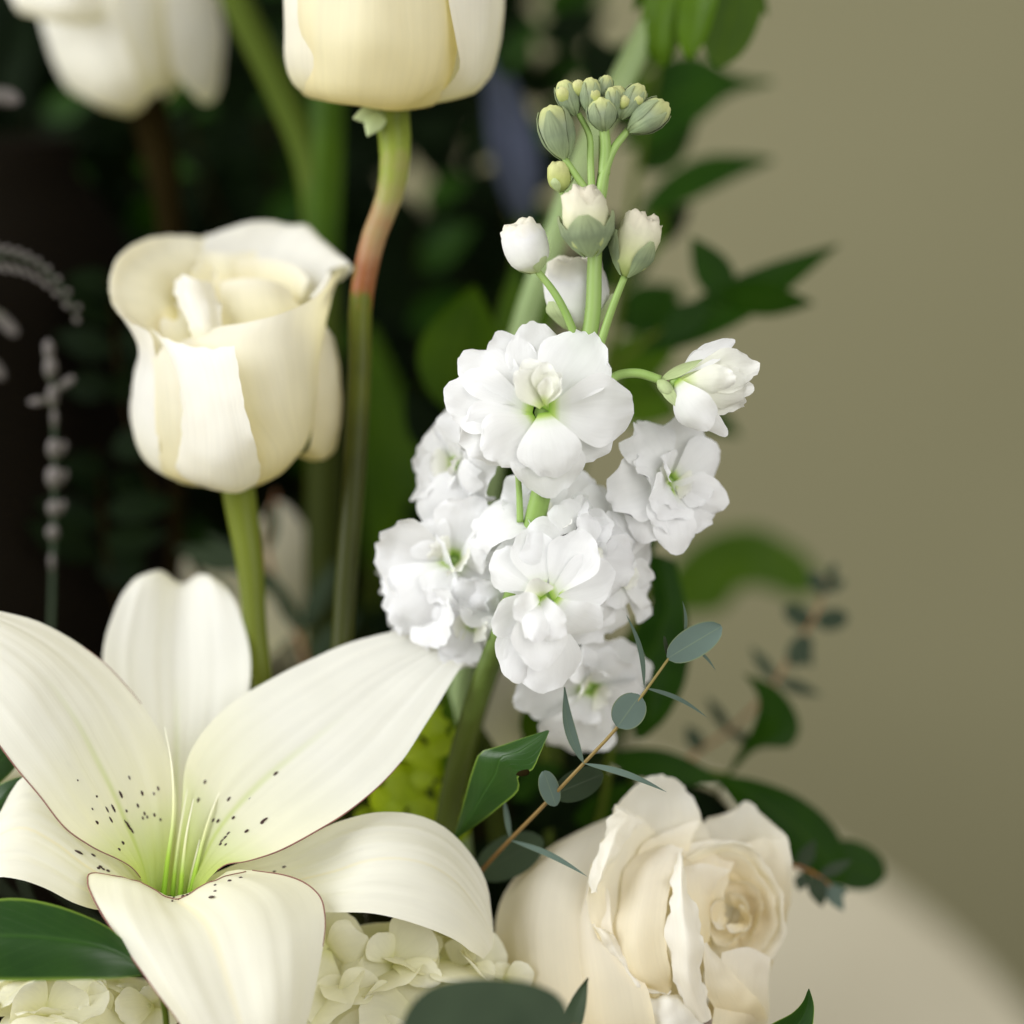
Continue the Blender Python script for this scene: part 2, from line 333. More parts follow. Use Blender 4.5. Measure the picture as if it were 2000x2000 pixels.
M['euc'] = leaf_mat('eucalyptus_leaf', (.085, .125, .105), (.11, .160, .135), (.14, .19, .13), trans=.14, rough=.6, spec=.25, bump=.12, edge=(.14, .18, .10), veins=0)
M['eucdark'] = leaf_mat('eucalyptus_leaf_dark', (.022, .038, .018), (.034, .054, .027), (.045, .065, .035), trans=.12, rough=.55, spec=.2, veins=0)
M['twig'] = plain_mat('eucalyptus_twig', [(0, (.07, .025, .005)), (.55, (.12, .05, .012)), (.78, (.20, .13, .035)), (1, (.24, .19, .055))], along=True, rough=.5)
M['twigbrown'] = plain_mat('brown_twig', [(.3, (.16, .07, .03)), (.7, (.30, .12, .03))], rough=.6)
M['bupl'] = leaf_mat('bupleurum_bract', (.30, .42, .004), (.42, .54, .006), (.42, .54, .02), trans=.45, rough=.5, veins=0)
M['lavender'] = petal_mat('pale_sprig', [(0, (.07, .08, .04)), (.5, (.16, .145, .13)), (1, (.26, .235, .225))], trans=.2, streak=6, var=.3, rough=.8)
M['blue'] = petal_mat('blue_petal', [(0, (.03, .04, .06)), (.5, (.07, .085, .14)), (1, (.03, .04, .06))], trans=.3, streak=10, var=.2)
M['pale'] = petal_mat('shaded_pale_petal', [(0, (.60, .58, .36)), (1, (.78, .74, .60))], trans=.3, streak=10, var=.1)
M['dark'] = plain_mat('dark_glaze', [(.3, (.0045, .0035, .0022)), (.7, (.0075, .006, .004))], rough=.9, scale=12, spec=.02, bump=.1)
M['foam'] = plain_mat('vase_ceramic', [(.3, (.60, .57, .50)), (.7, (.66, .63, .56))], rough=.35, scale=10)

# ---------------------------------------------------------------- setting: floor, wall, table
def wall_material():
    m, nt, N, Lk = node_mat('wall_paint')
    out = N('ShaderNodeOutputMaterial'); tc = N('ShaderNodeTexCoord')
    n1 = N('ShaderNodeTexNoise'); n1.inputs['Scale'].default_value = 1.6; n1.inputs['Detail'].default_value = 3; Lk(tc.outputs['Object'], n1.inputs[0])
    r = ramp(N, [(.3, (.225, .213, .116)), (.7, (.252, .238, .134))]); Lk(n1.outputs[0], r.inputs[0])
    n2 = N('ShaderNodeTexNoise'); n2.inputs['Scale'].default_value = 240; Lk(tc.outputs['Object'], n2.inputs[0])
    bp = N('ShaderNodeBump'); bp.inputs['Strength'].default_value = .15; bp.inputs['Distance'].default_value = .001; Lk(n2.outputs[0], bp.inputs['Height'])
    pr = N('ShaderNodeBsdfPrincipled'); pr.inputs['Roughness'].default_value = .8; Lk(r.outputs[0], pr.inputs['Base Color']); Lk(bp.outputs[0], pr.inputs['Normal'])
    Lk(pr.outputs[0], out.inputs[0]); return m

def box(name, lo, hi, mat, kind='structure'):
    lo = np.array(lo); hi = np.array(hi)
    V = [[(lo, hi)[i][0], (lo, hi)[j][1], (lo, hi)[k][2]] for i in (0, 1) for j in (0, 1) for k in (0, 1)]
    F = [(0, 1, 3, 2), (4, 6, 7, 5), (0, 4, 5, 1), (2, 3, 7, 6), (0, 2, 6, 4), (1, 5, 7, 3)]
    o = mesh_obj(name, V, F, mat, None, np.zeros(3)); o.data.polygons.foreach_set('use_smooth', [False] * 6)
    o['kind'] = kind; return o
box('wall', (-3, 1.6, 0), (3, 1.7, 2.7), wall_material())
box('floor', (-3, -2.5, -.05), (3, 1.597, 0), plain_mat('floor_carpet', [(.3, (.22, .18, .13)), (.7, (.28, .24, .18))], rough=.9, scale=200))

# table: round top under a cream cloth
TZ = 0.75
def slab(name, prof, mat, parent):
    """closed stack of rounded outlines: prof = [(inset, z)]"""
    V = []; F = []; n = None
    for ins, z in prof:
        Q = [(TC[0] + (TR - ins) * math.cos(2 * math.pi * k / 96), TC[1] + (TR - ins) * math.sin(2 * math.pi * k / 96)) for k in range(96)]; n = len(Q)
        V += [(x, y, z) for x, y in Q]
    for i in range(len(prof) - 1):
        F += [(i * n + j, i * n + (j + 1) % n, (i + 1) * n + (j + 1) % n, (i + 1) * n + j) for j in range(n)]
    F += [tuple(range(n))[::-1], tuple(range((len(prof) - 1) * n, len(prof) * n))]
    return mesh_obj(name, V, F, mat, parent, tloc)
TC = (-.445, .367); TR = .689
tloc = np.array([TC[0], TC[1], 0])
tb = bpy.data.objects.new('table', None); COL.objects.link(tb); tb.location = tloc; tb.empty_display_size = .1
tb['label'] = 'round table under a smooth cream cloth beneath the flowers'; tb['category'] = 'table'
M['cloth'] = plain_mat('table_cloth', [(.3, (.72, .66, .50)), (.7, (.77, .71, .55))], rough=.85, scale=30, bump=.2)
M['wood'] = plain_mat('table_wood', [(.3, (.16, .09, .05)), (.7, (.24, .14, .08))], rough=.5, scale=20)
top = slab('table_cloth', [(.30, TZ - .16), (.004, TZ - .16), (.0, TZ - .02), (.004, TZ - .007), (.012, TZ - .002), (.03, TZ)], M['cloth'], tb)
for lx in (TC[0] - .4, TC[0] + .4):
    for ly in (TC[1] - .4, TC[1] + .4):
        V = [(lx + a * q, ly + b * q, z) for z, q in ((0, .02), (TZ - .165, .03)) for a, b in ((-1, -1), (1, -1), (1, 1), (-1, 1))]
        F = [(0, 1, 5, 4), (1, 2, 6, 5), (2, 3, 7, 6), (3, 0, 4, 7), (3, 2, 1, 0), (4, 5, 6, 7)]
        mesh_obj('leg', V, F, M['wood'], tb, tloc)

# vase that holds the arrangement (below the picture)
VC = np.array([0.0, .06, TZ + .001])
def lathe(name, prof, c, mat, parent=None, n=40):
    V = [(c[0] + r * math.cos(2 * math.pi * j / n), c[1] + r * math.sin(2 * math.pi * j / n), c[2] + z) for r, z in prof for j in range(n)]
    F = [(i * n + j, i * n + (j + 1) % n, (i + 1) * n + (j + 1) % n, (i + 1) * n + j) for i in range(len(prof) - 1) for j in range(n)]
    F += [tuple(range(n))[::-1], tuple(range((len(prof) - 1) * n, len(prof) * n))]
    return mesh_obj(name, V, F, mat, parent, np.array(c))
v = lathe('flower_vase', [(.055, 0), (.06, .004), (.075, .05), (.08, .09), (.07, .13), (.066, .15), (.062, .152), (.062, .14), (.06, .12)], VC, M['foam'])
v['label'] = 'low cream ceramic vase holding the flower stems on the table'; v['category'] = 'vase'
def anchor(x, D):                            # where a stem enters the vase, in the thing's own units
    tgt = VC + np.array([.04 * math.tanh((x - 800) / 600), .0, .125]) - CAM
    d = tgt.dot(FW); X = tgt.dot(RT); Y = tgt.dot(UP)
    return (X / d / K * 2000 + 1000, 1000 - Y / d / K * 2000, (D - d) / (D * K / 2000))

# ---------------------------------------------------------------- the white stock spike
D = .60
A0 = anchor(1050, D)
st = Th('stock_flower', 'tall white stock spike with green buds on top and ruffled double florets', 'flower', A0, D)
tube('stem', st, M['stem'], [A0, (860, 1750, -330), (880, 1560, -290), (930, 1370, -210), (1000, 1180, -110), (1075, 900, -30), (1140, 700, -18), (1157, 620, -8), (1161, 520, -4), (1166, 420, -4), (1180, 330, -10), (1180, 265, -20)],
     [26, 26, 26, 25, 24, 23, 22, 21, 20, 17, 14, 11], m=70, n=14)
G_ = lambda s: M[s]
# side stalks
for pts, rad in (([(1048, 527, 8), (1085, 575, 8), (1117, 640, 0), (1135, 700, -10)], [6.5, 7.5, 8, 8]),
                 ([(1220, 540, 5), (1200, 590, 5), (1178, 655, -2), (1160, 720, -12)], [7, 7.5, 8.5, 8]),
                 ([(1102, 308, 5), (1122, 338, 6), (1148, 378, 4), (1163, 420, 0)], [6, 7, 7.5, 7]),
                 ([(1130, 222, -8), (1151, 265, -2), (1153, 310, 4), (1156, 390, 6)], [5.5, 6.5, 7, 8]),
                 ([(1228, 252, -4), (1198, 292, 2), (1180, 340, 6), (1170, 410, 4)], [7, 8.5, 10, 11]),
                 ([(1180, 252, 4), (1183, 285, 4), (1180, 340, 2)], [10, 11, 12]),
                 ([(1094, 372, -8), (1112, 398, -8), (1155, 460, -8)], [5, 6, 7]),
                 ([(1178, 752, -22), (1205, 734, -14), (1245, 729, -2), (1290, 742, 2)], [9, 9.5, 9.5, 9]),
                 ([(1010, 905, -40), (1014, 960, -45), (1016, 1020, -50)], [6, 6, 7]),
                 ([(1160, 640, -14), (1145, 600, -40), (1130, 600, -70)], [7, 7, 8])):
    tube('stalk', st, M['stalk'], pts, rad, m=18, n=10)
def bud(b, t, wd, mat, sep=(), smat='sepal', frac=.72, wid=.6, crinkle=.1, seed=0, prof=None, lob=0.):
    o = egg('bud', st, M[mat], b, t, wd, crinkle=crinkle, seed=seed, prof=prof, lob=lob)
    if sep: sepals(st, M[smat], o, b, t, wd, sep, frac=frac, wid=wid, seed=seed, off=1.15 if prof else 1.04)
    return o
openp = [(0, .12), (.1, .5), (.3, .92), (.55, 1.02), (.8, .93), (.93, .75), (.99, .5), (.94, .25), (.9, .05)]
bud((1046, 533, 8), (1010, 434, 18), 86, 'budwhite', (2.2, 4.1, .6), 'sepal_pale', .26, .75, .20, 1, openp, .06)
bud((1154, 502, 42), (1138, 372, 50), 92, 'budcream', (.2, 1.75, 3.3, 4.9), 'sepal', .66, .95, .34, 2, openp, .07)
bud((1221, 540, 8), (1260, 420, 14), 88, 'budcream', (1.5, 4.2, 5.9), 'sepal', .66, .52, .30, 3, openp, .06)
bud((1103, 311, 6), (1073, 206, 12), 66, 'budgreen', (.4, 1.9, 3.5, 5.0), 'sepal', .93, .7, .05, 4)
bud((1094, 376, -6), (1091, 315, -2), 47, 'budyellow', (1.1, 3.2, 5.2), 'sepal_pale', .5, .5, .12, 5, openp)
for b, t, wd, mt, sd in (((1124, 225, -10), (1098, 158, -4), 46, 'budgreen', 6), ((1106, 205, 2), (1097, 168, 8), 30, 'budyellow', 7),
                         ((1152, 222, -2), (1153, 152, 4), 44, 'budgreen', 8), ((1172, 205, -14), (1187, 147, -12), 32, 'budgreen', 9),
                         ((1180, 256, 8), (1174, 190, 18), 58, 'budgreen', 10), ((1190, 238, -6), (1212, 168, 0), 44, 'budgreen', 11),
                         ((1212, 232, -2), (1254, 166, 4), 46, 'budgreen', 12), ((1228, 256, 2), (1304, 202, 12), 60, 'budgreen', 13),
                         ((1200, 222, 8), (1196, 170, 16), 34, 'budgreen', 14), ((1162, 205, 10), (1160, 172, 16), 24, 'budyellow', 15),
                         ((1238, 208, 12), (1252, 186, 18), 22, 'budyellow', 16), ((1132, 190, 4), (1128, 156, 8), 26, 'budyellow', 17),
                         ((1214, 214, 14), (1224, 186, 20), 22, 'budyellow', 18)):
    bud(b, t, wd, mt, (0.3, 1.6, 2.9, 4.2, 5.5) if mt == 'budgreen' else (1.1, 3.6), 'sepal', .9 if mt == 'budgreen' else .5, .5, .10, sd)
bud((1135, 650, -95), (1120, 505, -80), 128, 'budwhite', (1.9, 3.6, 5.6), 'sepal_pale', .5, .5, .2, 21, openp, .05)

def floret(th, c, petals, mat='stock', r=14, cmat='stalk', seed=0):
    """floret part with a small green throat; petals: (base, tip, width, options) as sub-parts"""
    c = np.array(c, float)
    o = egg('floret', th, M[cmat], c + (0, 0, -r * 2.2), c + (0, 0, -r * .1), r * 2, n=12, m=8)
    for k, (b, t, wd, op) in enumerate(petals):
        op = dict(op); mm = op.pop('mat', mat); op.setdefault('seed', seed * 31 + k); op.setdefault('ruf', .16)
        petal('petal', th, M[mm], b, t, wd, parent=o, **op)
    return o
# main floret, read petal by petal (z towards the viewer)
floret(st, (1058, 806, 12), [
    ((1056, 790, 15), (1042, 626, -25), 127, dict(ruf=.22, curl=-.05, cup=.04)),
    ((1040, 790, 5), (968, 650, -40), 109, dict(ruf=.22, cup=.05)),
    ((1066, 800, 20), (1165, 650, 10), 161, dict(ruf=.22, bend=.05, cup=.07, n=(-.15, -.1, 1), curl=-.06)),
    ((1040, 790, 20), (896, 688, -10), 118, dict(ruf=.22, n=(.15, -.2, 1), curl=-.1, cup=.05)),
    ((1040, 805, 28), (866, 766, 0), 141, dict(ruf=.22, n=(.1, -.1, 1), cup=.06, curl=-.05)),
    ((1044, 815, 25), (900, 872, 20), 143, dict(ruf=.22, n=(.1, .2, 1), curl=-.12, cup=-.03)),
    ((1048, 818, 34), (950, 892, 45), 132, dict(ruf=.22, n=(.1, .2, 1), curl=-.10, cup=.03)),
    ((1064, 810, 24), (1075, 968, 30), 152, dict(ruf=.22, n=(0, .3, 1), curl=-.12, cup=.03)),
    ((1062, 806, 45), (1080, 930, 62), 132, dict(ruf=.22, n=(0, .35, 1), bend=.10, curl=-.16, cup=-.05)),
    ((1072, 800, 30), (1240, 800, 35), 152, dict(ruf=.22, n=(-.1, .1, 1), bend=.04, cup=.04, curl=-.08)),
    ((1072, 810, 18), (1192, 880, 10), 132, dict(ruf=.22, n=(-.1, .2, 1), curl=-.10)),
    ((1058, 795, 40), (1004, 728, 62), 84, dict(mat='stock_in', n=(.5, -.35, 1), cup=.16, bend=.06)),
    ((1056, 795, 40), (1030, 700, 40), 80, dict(mat='stock_in', n=(.3, .3, 1), cup=.16)),
    ((1064, 790, 45), (1094, 728, 62), 66, dict(mat='stock_in', n=(-.5, -.25, 1), cup=.22, bend=.06)),
    ((1062, 780, 42), (1066, 706, 62), 56, dict(mat='stock_in', n=(0, .5, 1), cup=.25)),
    ((1062, 784, 55), (1072, 736, 80), 34, dict(mat='stock_in', n=(-.3, .5, 1), cup=.3)),
], r=15, seed=1)
# half-open floret reaching out on its own stalk
fo = floret(st, (1318, 748, 10), [
    ((1318, 735, -4), (1434, 660, -8), 46, dict(n=(.2, -.5, 1), curl=-.08, cup=.10)),
    ((1322, 745, -12), (1404, 690, -30), 70, dict(n=(-.2, .4, 1), cup=.1)),
    ((1322, 742, 14), (1380, 838, 46), 92, dict(n=(-.5, .1, 1), bend=.14, curl=-.12, cup=-.10)),
    ((1330, 760, 2), (1420, 852, 14), 46, dict(n=(-.2, .2, 1), bend=.06)),
    ((1330, 745, 0), (1484, 716, 0), 94, dict(mat='stock_in', ruf=.36, cup=.12, n=(-.2, -.3, 1))),
    ((1334, 752, 8), (1470, 756, 14), 90, dict(mat='stock_in', ruf=.40, cup=-.10, n=(-.2, .1, 1), bend=.08)),
    ((1334, 755, 2), (1456, 792, 0), 72, dict(mat='stock_in', ruf=.36, n=(-.1, .3, 1))),
    ((1334, 745, 8), (1440, 738, 34), 60, dict(mat='stock_in', ruf=.4, cup=-.2, n=(-.1, .1, 1), bend=.1)),
], r=12, seed=2)
egg('sepal', st, M['sepal_pale'], (1284, 742, 6), (1312, 770, 20), 26, parent=fo)
petal('sepal', st, M['sepal_pale'], (1290, 742, 2), (1372, 702, -6), 22, parent=fo, shape='leaf', bend=.12, cup=.1)
petal('sepal', st, M['sepal_pale'], (1290, 746, 10), (1330, 800, 18), 24, parent=fo, shape='leaf', bend=.16)
petal('sepal', st, M['stalk'], (1312, 770, 6), (1352, 830, 6), 18, parent=fo, shape='leaf', bend=.2)

def auto_floret(th, c, face, R, n, seed, mat='stock', inner=True, hand=(), cm='stalk', ruf=.24, inmat='stock_in', wf=1.0):
    """double floret facing direction face (x right, y down, z to viewer), radius R"""
    rg = random.Random(seed); c = np.array(c, float); f = np.array(face, float); f /= np.linalg.norm(f)
    e1 = np.cross(f, (0, 1, .1)); e1 /= np.linalg.norm(e1); e2 = np.cross(f, e1); P = list(hand)
    rings = ((n, 1.0, .0, .10), (n - 1, .86, .55, .34)) + (((3, .62, 1.1, .6), (2, .42, .3, .95)) if inner else ())
    for k, (cnt, rad, ph, lift) in enumerate(rings):
        for q in range(cnt):
            a = ph + 2 * math.pi * q / cnt + rg.uniform(-.42, .42); rr = R * rad * rg.uniform(.78, 1.14); lf = lift + rg.uniform(-.22, .28)
            d = math.cos(a) * e1 + math.sin(a) * e2; sd = -math.sin(a) * e1 + math.cos(a) * e2
            t = c + d * rr * math.cos(lf * .8) + f * rr * lf * .8; b = c + d * R * .06 + f * R * .03 * k
            nn = f * 1.0 - d * lf * .6 + sd * rg.uniform(-.55, .55)
            P.append((b, t, R * rad * wf * rg.uniform(.85, 1.2), dict(n=nn, bend=rg.uniform(-.06, .14), curl=rg.uniform(-.34, .06) if k < 2 else rg.uniform(-.1, .1),
                      cup=rg.uniform(-.16, .20), mat=mat if k < 3 else inmat, ruf=ruf * rg.uniform(.8, 1.7), seed=rg.randint(0, 999))))
    return floret(th, c, P, mat, r=max(6, R * .09), cmat=cm, seed=seed)
# florets round the stem below
auto_floret(st, (1308, 940, -100), (.5, -.1, .9), 128, 5, 3, hand=[
    ((1300, 950, -95), (1420, 985, -80), 92, dict(curl=-.1, cup=-.04, n=(.1, .3, 1))),
    ((1306, 955, -82), (1326, 1082, -60), 88, dict(curl=-.12, n=(.1, .3, 1), bend=.04)),
    ((1296, 950, -90), (1248, 1058, -78), 104, dict(curl=-.05, n=(-.2, .2, 1))),
    ((1310, 935, -110), (1350, 808, -120), 104, dict(n=(.3, -.1, 1)))])
auto_floret(st, (895, 905, -190), (-.80, -.05, .6), 125, 5, 4)
auto_floret(st, (1085, 1025, -95), (0, -.45, .9), 150, 5, 5)
auto_floret(st, (835, 1160, -230), (-.80, .1, .6), 140, 5, 6)
auto_floret(st, (890, 1095, -170), (-.35, -.1, .95), 170, 5, 16)
auto_floret(st, (1195, 1120, -130), (.75, .1, .6), 140, 5, 7)
auto_floret(st, (1130, 1085, -52), (.35, -.2, .9), 125, 5, 17)
auto_floret(st, (1150, 1340, -230), (.3, .5, .7), 140, 5, 8)
auto_floret(st, (925, 1215, -170), (-.4, .3, .9), 120, 5, 18)
# lower front floret, read petal by petal
floret(st, (1066, 1166, 2), [
    ((1060, 1160, 10), (960, 1236, 26), 92, dict(n=(.3, .2, 1), cup=.1, curl=.05)),
    ((1054, 1180, 12), (1062, 1352, 30), 158, dict(n=(0, .35, 1), curl=-.12, cup=-.05)),
    ((1050, 1180, 16), (1000, 1330, 25), 116, dict(n=(-.2, .35, 1), curl=-.12, cup=-.05)),
    ((1050, 1165, 35), (1052, 1308, 60), 116, dict(n=(.15, .2, 1), cup=.10, bend=.05, curl=-.05)),
    ((1080, 1160, 20), (1150, 1040, 10), 112, dict(n=(-.1, 0, 1), cup=.08)),
    ((1075, 1165, 22), (1200, 1110, 15), 112, dict(n=(0, .1, 1), cup=.06, curl=-.1)),
    ((1085, 1170, 30), (1168, 1236, 26), 90, dict(n=(-.4, .2, 1), bend=.20, curl=-.30, cup=-.06)),
    ((1058, 1150, 15), (1030, 1030, 5), 96, dict(n=(.1, -.1, 1), cup=.07)),
    ((1052, 1150, 10), (965, 1080, -10), 110, dict(n=(.1, -.1, 1), cup=.06)),
    ((1056, 1170, 45), (1010, 1214, 84), 96, dict(n=(.5, .2, 1), cup=.12, bend=.16, ruf=.3)),
    ((1060, 1165, 48), (1090, 1252, 86), 88, dict(n=(-.5, .1, 1), cup=.10, bend=.16, ruf=.3)),
    ((1056, 1165, 45), (1042, 1130, 78), 66, dict(mat='stock_in', n=(.1, .5, 1), cup=.25)),
    ((1054, 1176, 52), (1048, 1250, 100), 66, dict(n=(.1, .3, 1), cup=-.14, bend=.14, ruf=.3)),
], r=15, seed=9)

# ---------------------------------------------------------------- the lily
D = .602
B0 = anchor(400, D)
ly = Th('lily', 'large open cream lily with dark speckled throat and green filaments', 'flower', B0, D)
tube('stem', ly, M['gstem'], [B0, (352, 2060, -130), (345, 1900, -80), (342, 1800, -50)], [26, 24, 26, 40], m=24)
ul, GUL = patch('petal', [
    [(286, 1778, -40), (300, 1786, -52), (318, 1780, -58)],
    [(282, 1730, -5), (292, 1735, -45), (326, 1726, -62)],
    [(262, 1700, 12), (276, 1695, -42), (334, 1668, -80)],
    [(181, 1654, 40), (240, 1612, -36), (344, 1570, -104)],
    [(129, 1618, 58), (200, 1540, -22), (336, 1499, -124)],
    [(78, 1555, 66), (150, 1455, -8), (311, 1431, -134)],
    [(31, 1499, 62), (100, 1372, 0), (272, 1370, -140)],
    [(-25, 1424, 44), (48, 1300, -4), (190, 1284, -138)],
    [(-85, 1345, 20), (-30, 1240, -20), (70, 1213, -120)],
    [(-130, 1260, -10), (-100, 1208, -34), (-40, 1188, -90)],
    [(-165, 1195, -45), (-160, 1190, -46), (-150, 1186, -55)]], ly, M['lily'], nu=49, nv=44, amp=3, freq=.012, seed=3, ret=True, ridge=2.0)
ur, GUR = patch('petal', [
    [(350, 1782, -62), (366, 1788, -52), (384, 1776, -38)],
    [(346, 1735, -68), (370, 1738, -40), (388, 1742, -6)],
    [(352, 1640, -94), (398, 1690, -42), (436, 1692, 10)],
    [(356, 1556, -120), (436, 1650, -40), (484, 1682, 20)],
    [(364, 1490, -138), (482, 1604, -46), (545, 1662, 18)],
    [(400, 1424, -156), (532, 1550, -58), (620, 1622, 8)],
    [(460, 1368, -176), (590, 1490, -78), (697, 1572, -14)],
    [(560, 1310, -196), (670, 1412, -108), (778, 1495, -50)],
    [(668, 1261, -214), (752, 1345, -144), (840, 1400, -96)],
    [(776, 1232, -226), (830, 1290, -178), (892, 1315, -146)],
    [(868, 1222, -232), (896, 1252, -208), (928, 1268, -190)],
    [(938, 1238, -236), (942, 1242, -232), (946, 1248, -228)]], ly, M['lily'], nu=49, nv=44, amp=3, freq=.012, seed=4, ret=True, ridge=2.0)
bk, GBK = patch('petal', [
    [(318, 1784, -66), (334, 1788, -72), (350, 1784, -68)],
    [(310, 1700, -98), (340, 1705, -116), (368, 1700, -100)],
    [(268, 1560, -168), (346, 1570, -205), (420, 1560, -170)],
    [(222, 1410, -236), (348, 1420, -282), (470, 1420, -240)],
    [(200, 1290, -290), (275, 1290, -318), (350, 1300, -342), (425, 1300, -320), (490, 1300, -296)],
    [(216, 1212, -330), (285, 1195, -352), (351, 1208, -382), (420, 1195, -354), (474, 1215, -334)],
    [(246, 1150, -366), (298, 1126, -386), (352, 1148, -418), (408, 1130, -388), (448, 1156, -370)],
    [(274, 1122, -400), (310, 1114, -424), (352, 1140, -450), (396, 1121, -424), (424, 1134, -404)],
    [(296, 1136, -440), (322, 1130, -462), (352, 1152, -478), (382, 1134, -462), (404, 1146, -442)],
    [(330, 1180, -480), (352, 1186, -490), (372, 1182, -480)]], ly, M['lily'], nu=49, nv=40, amp=3, freq=.012, seed=5, ret=True, ridge=2.0)
ll, GLL = patch('petal', [
    [(296, 1786, -44), (288, 1790, -34), (284, 1796, -20)],
    [(290, 1742, -60), (276, 1748, -44), (262, 1768, -10)],
    [(262, 1690, -62), (232, 1712, -34), (208, 1778, 4)],
    [(200, 1620, -58), (170, 1680, -18), (150, 1766, 26)],
    [(130, 1550, -58), (100, 1655, -6), (88, 1735, 34)],
    [(52, 1512, -70), (40, 1640, -4), (38, 1718, 38)],
    [(8, 1570, -84), (-20, 1650, -14), (-10, 1714, 30)],
    [(-12, 1640, -100), (-55, 1690, -40), (-50, 1735, 6)],
    [(-40, 1720, -120), (-85, 1750, -80), (-85, 1790, -50)],
    [(-80, 1830, -150), (-95, 1835, -140), (-105, 1840, -130)]], ly, M['lily_plain'], nu=49, nv=36, amp=3, freq=.012, seed=6, ret=True, ridge=2.0)
lr, GLR = patch('petal', [
    [(376, 1784, -40), (386, 1790, -34), (398, 1794, -22)],
    [(396, 1726, -46), (420, 1742, -40), (430, 1770, -14)],
    [(450, 1692, -58), (480, 1716, -66), (500, 1770, -12)],
    [(530, 1668, -64), (560, 1690, -66), (580, 1780, 10)],
    [(600, 1634, -60), (640, 1668, -44), (655, 1782, 34)],
    [(664, 1603, -58), (706, 1660, -10), (720, 1783, 48)],
    [(736, 1587, -66), (778, 1668, 8), (790, 1798, 50)],
    [(806, 1590, -80), (842, 1692, 6), (850, 1818, 42)],
    [(872, 1620, -96), (892, 1734, -12), (892, 1837, 24)],
    [(922, 1670, -110), (922, 1782, -34), (918, 1857, -4)],
    [(953, 1735, -116), (946, 1830, -60), (934, 1866, -40)],
    [(963, 1800, -112), (960, 1852, -84), (945, 1874, -70)]], ly, M['lily_plain'], nu=49, nv=40, amp=3, freq=.012, seed=7, ret=True, ridge=2.0)
fr, GFR = patch('petal', [
    [(312, 1810, -40), (345, 1816, -40), (376, 1810, -40)],
    [(290, 1770, -16), (345, 1786, -12), (392, 1770, -16)],
    [(258, 1724, 8), (300, 1741, 14), (342, 1752, 20), (386, 1738, 14), (440, 1704, 6)],
    [(182, 1705, 14), (262, 1722, 38), (345, 1760, 52), (420, 1722, 44), (520, 1703, 18)],
    [(171, 1722, 36), (256, 1748, 72), (360, 1782, 84), (460, 1738, 76), (584, 1718, 26)],
    [(180, 1750, 66), (262, 1782, 108), (384, 1808, 114), (500, 1772, 104), (622, 1748, 36)],
    [(202, 1790, 96), (286, 1826, 146), (408, 1846, 142), (524, 1822, 136), (634, 1790, 60)],
    [(240, 1846, 130), (322, 1884, 182), (430, 1900, 172), (536, 1878, 168), (630, 1850, 92)],
    [(284, 1908, 158), (356, 1944, 206), (448, 1956, 196), (540, 1940, 192), (620, 1912, 120)],
    [(336, 1980, 178), (392, 2010, 214), (464, 2024, 208), (540, 2010, 204), (604, 1984, 142)],
    [(392, 2060, 184), (430, 2082, 200), (476, 2092, 196), (530, 2082, 192), (574, 2060, 156)],
    [(450, 2134, 168), (482, 2150, 170), (520, 2136, 164)]], ly, M['lily_plain'], nu=49, nv=46, amp=3, freq=.012, seed=8, ret=True, ridge=2.0)
# reddish margins where the petals show them
def margin(G, par, col, i0, i1, r=1.6):
    n = G.shape[0]; L = G[int(i0 * (n - 1)):int(i1 * (n - 1)) + 1, col]
    tube('petal_margin', ly, M['margin'], L + np.array([0, 0, .6]), [r * .6, r, r * .9, r * .5], parent=par, n=6, m=60)
margin(GUL, ul, 0, .10, .80); margin(GUR, ur, -1, .12, .62); margin(GFR, fr, 0, .16, .85, 1.8); margin(GFR, fr, -1, .2, .56, 1.6)
margin(GUL, ul, -1, .55, .72, 1.0)
L = np.concatenate([GFR[9, 2:-2]]); tube('petal_margin', ly, M['margin'], L + np.array([0, -1, .6]), [.9, 1.2, .9], parent=fr, n=6, m=40)
# speckles: small raised dark papillae, (x, y, length) read off the picture
def specks(G, par, spots, c=(342, 1744)):
    F3 = G.reshape(-1, 3); V = []; F = []; uv = []
    N3 = gnorm(G).reshape(-1, 3)
    for x, y, ln in spots:
        k = np.argmin((F3[:, 0] - x) ** 2 + (F3[:, 1] - y) ** 2); p = F3[k].copy(); p[0], p[1] = x, y
        nn = N3[k] * (1 if N3[k][2] > 0 else -1)
        a = np.array([x - c[0], y - c[1], 0.]); a /= max(np.linalg.norm(a), 1e-6); a = a - a.dot(nn) * nn; a /= np.linalg.norm(a); s = np.cross(a, nn)
        b0 = len(V); V.append(p + nn * 2.4)
        for ring, (sc_, h) in enumerate(((.6, 1.9), (1.0, -.8))):
            for j in range(8):
                q = j * math.pi / 4; V.append(p + sc_ * (a * ln / 2 * math.cos(q) + s * 2.6 * math.sin(q)) + nn * h)
        for j in range(8):
            F.append((b0, b0 + 1 + j, b0 + 1 + (j + 1) % 8)); F.append((b0 + 1 + j, b0 + 9 + j, b0 + 9 + (j + 1) % 8, b0 + 1 + (j + 1) % 8))
    o = mesh_obj('speckle_cluster', Wp(np.array(V), ly.D), F, M['speck'], par, ly.loc); return o
z6 = lambda L: [(x / 1.932, 1100 + y / 1.932, l) for x, y, l in L]
specks(GUL, ul, z6([(252, 760, 7), (292, 820, 6), (365, 880, 6), (347, 928, 9), (367, 978, 10), (403, 930, 18), (418, 968, 18), (428, 925, 22), (457, 873, 18), (487, 810, 13), (477, 935, 9),
                    (470, 975, 14), (485, 990, 20), (497, 1008, 18), (520, 915, 11), (537, 868, 12), (545, 945, 10), (538, 962, 10), (580, 870, 9), (597, 850, 10), (583, 950, 9), (605, 968, 8), (465, 1055, 9), (450, 1080, 8), (555, 958, 8)]))
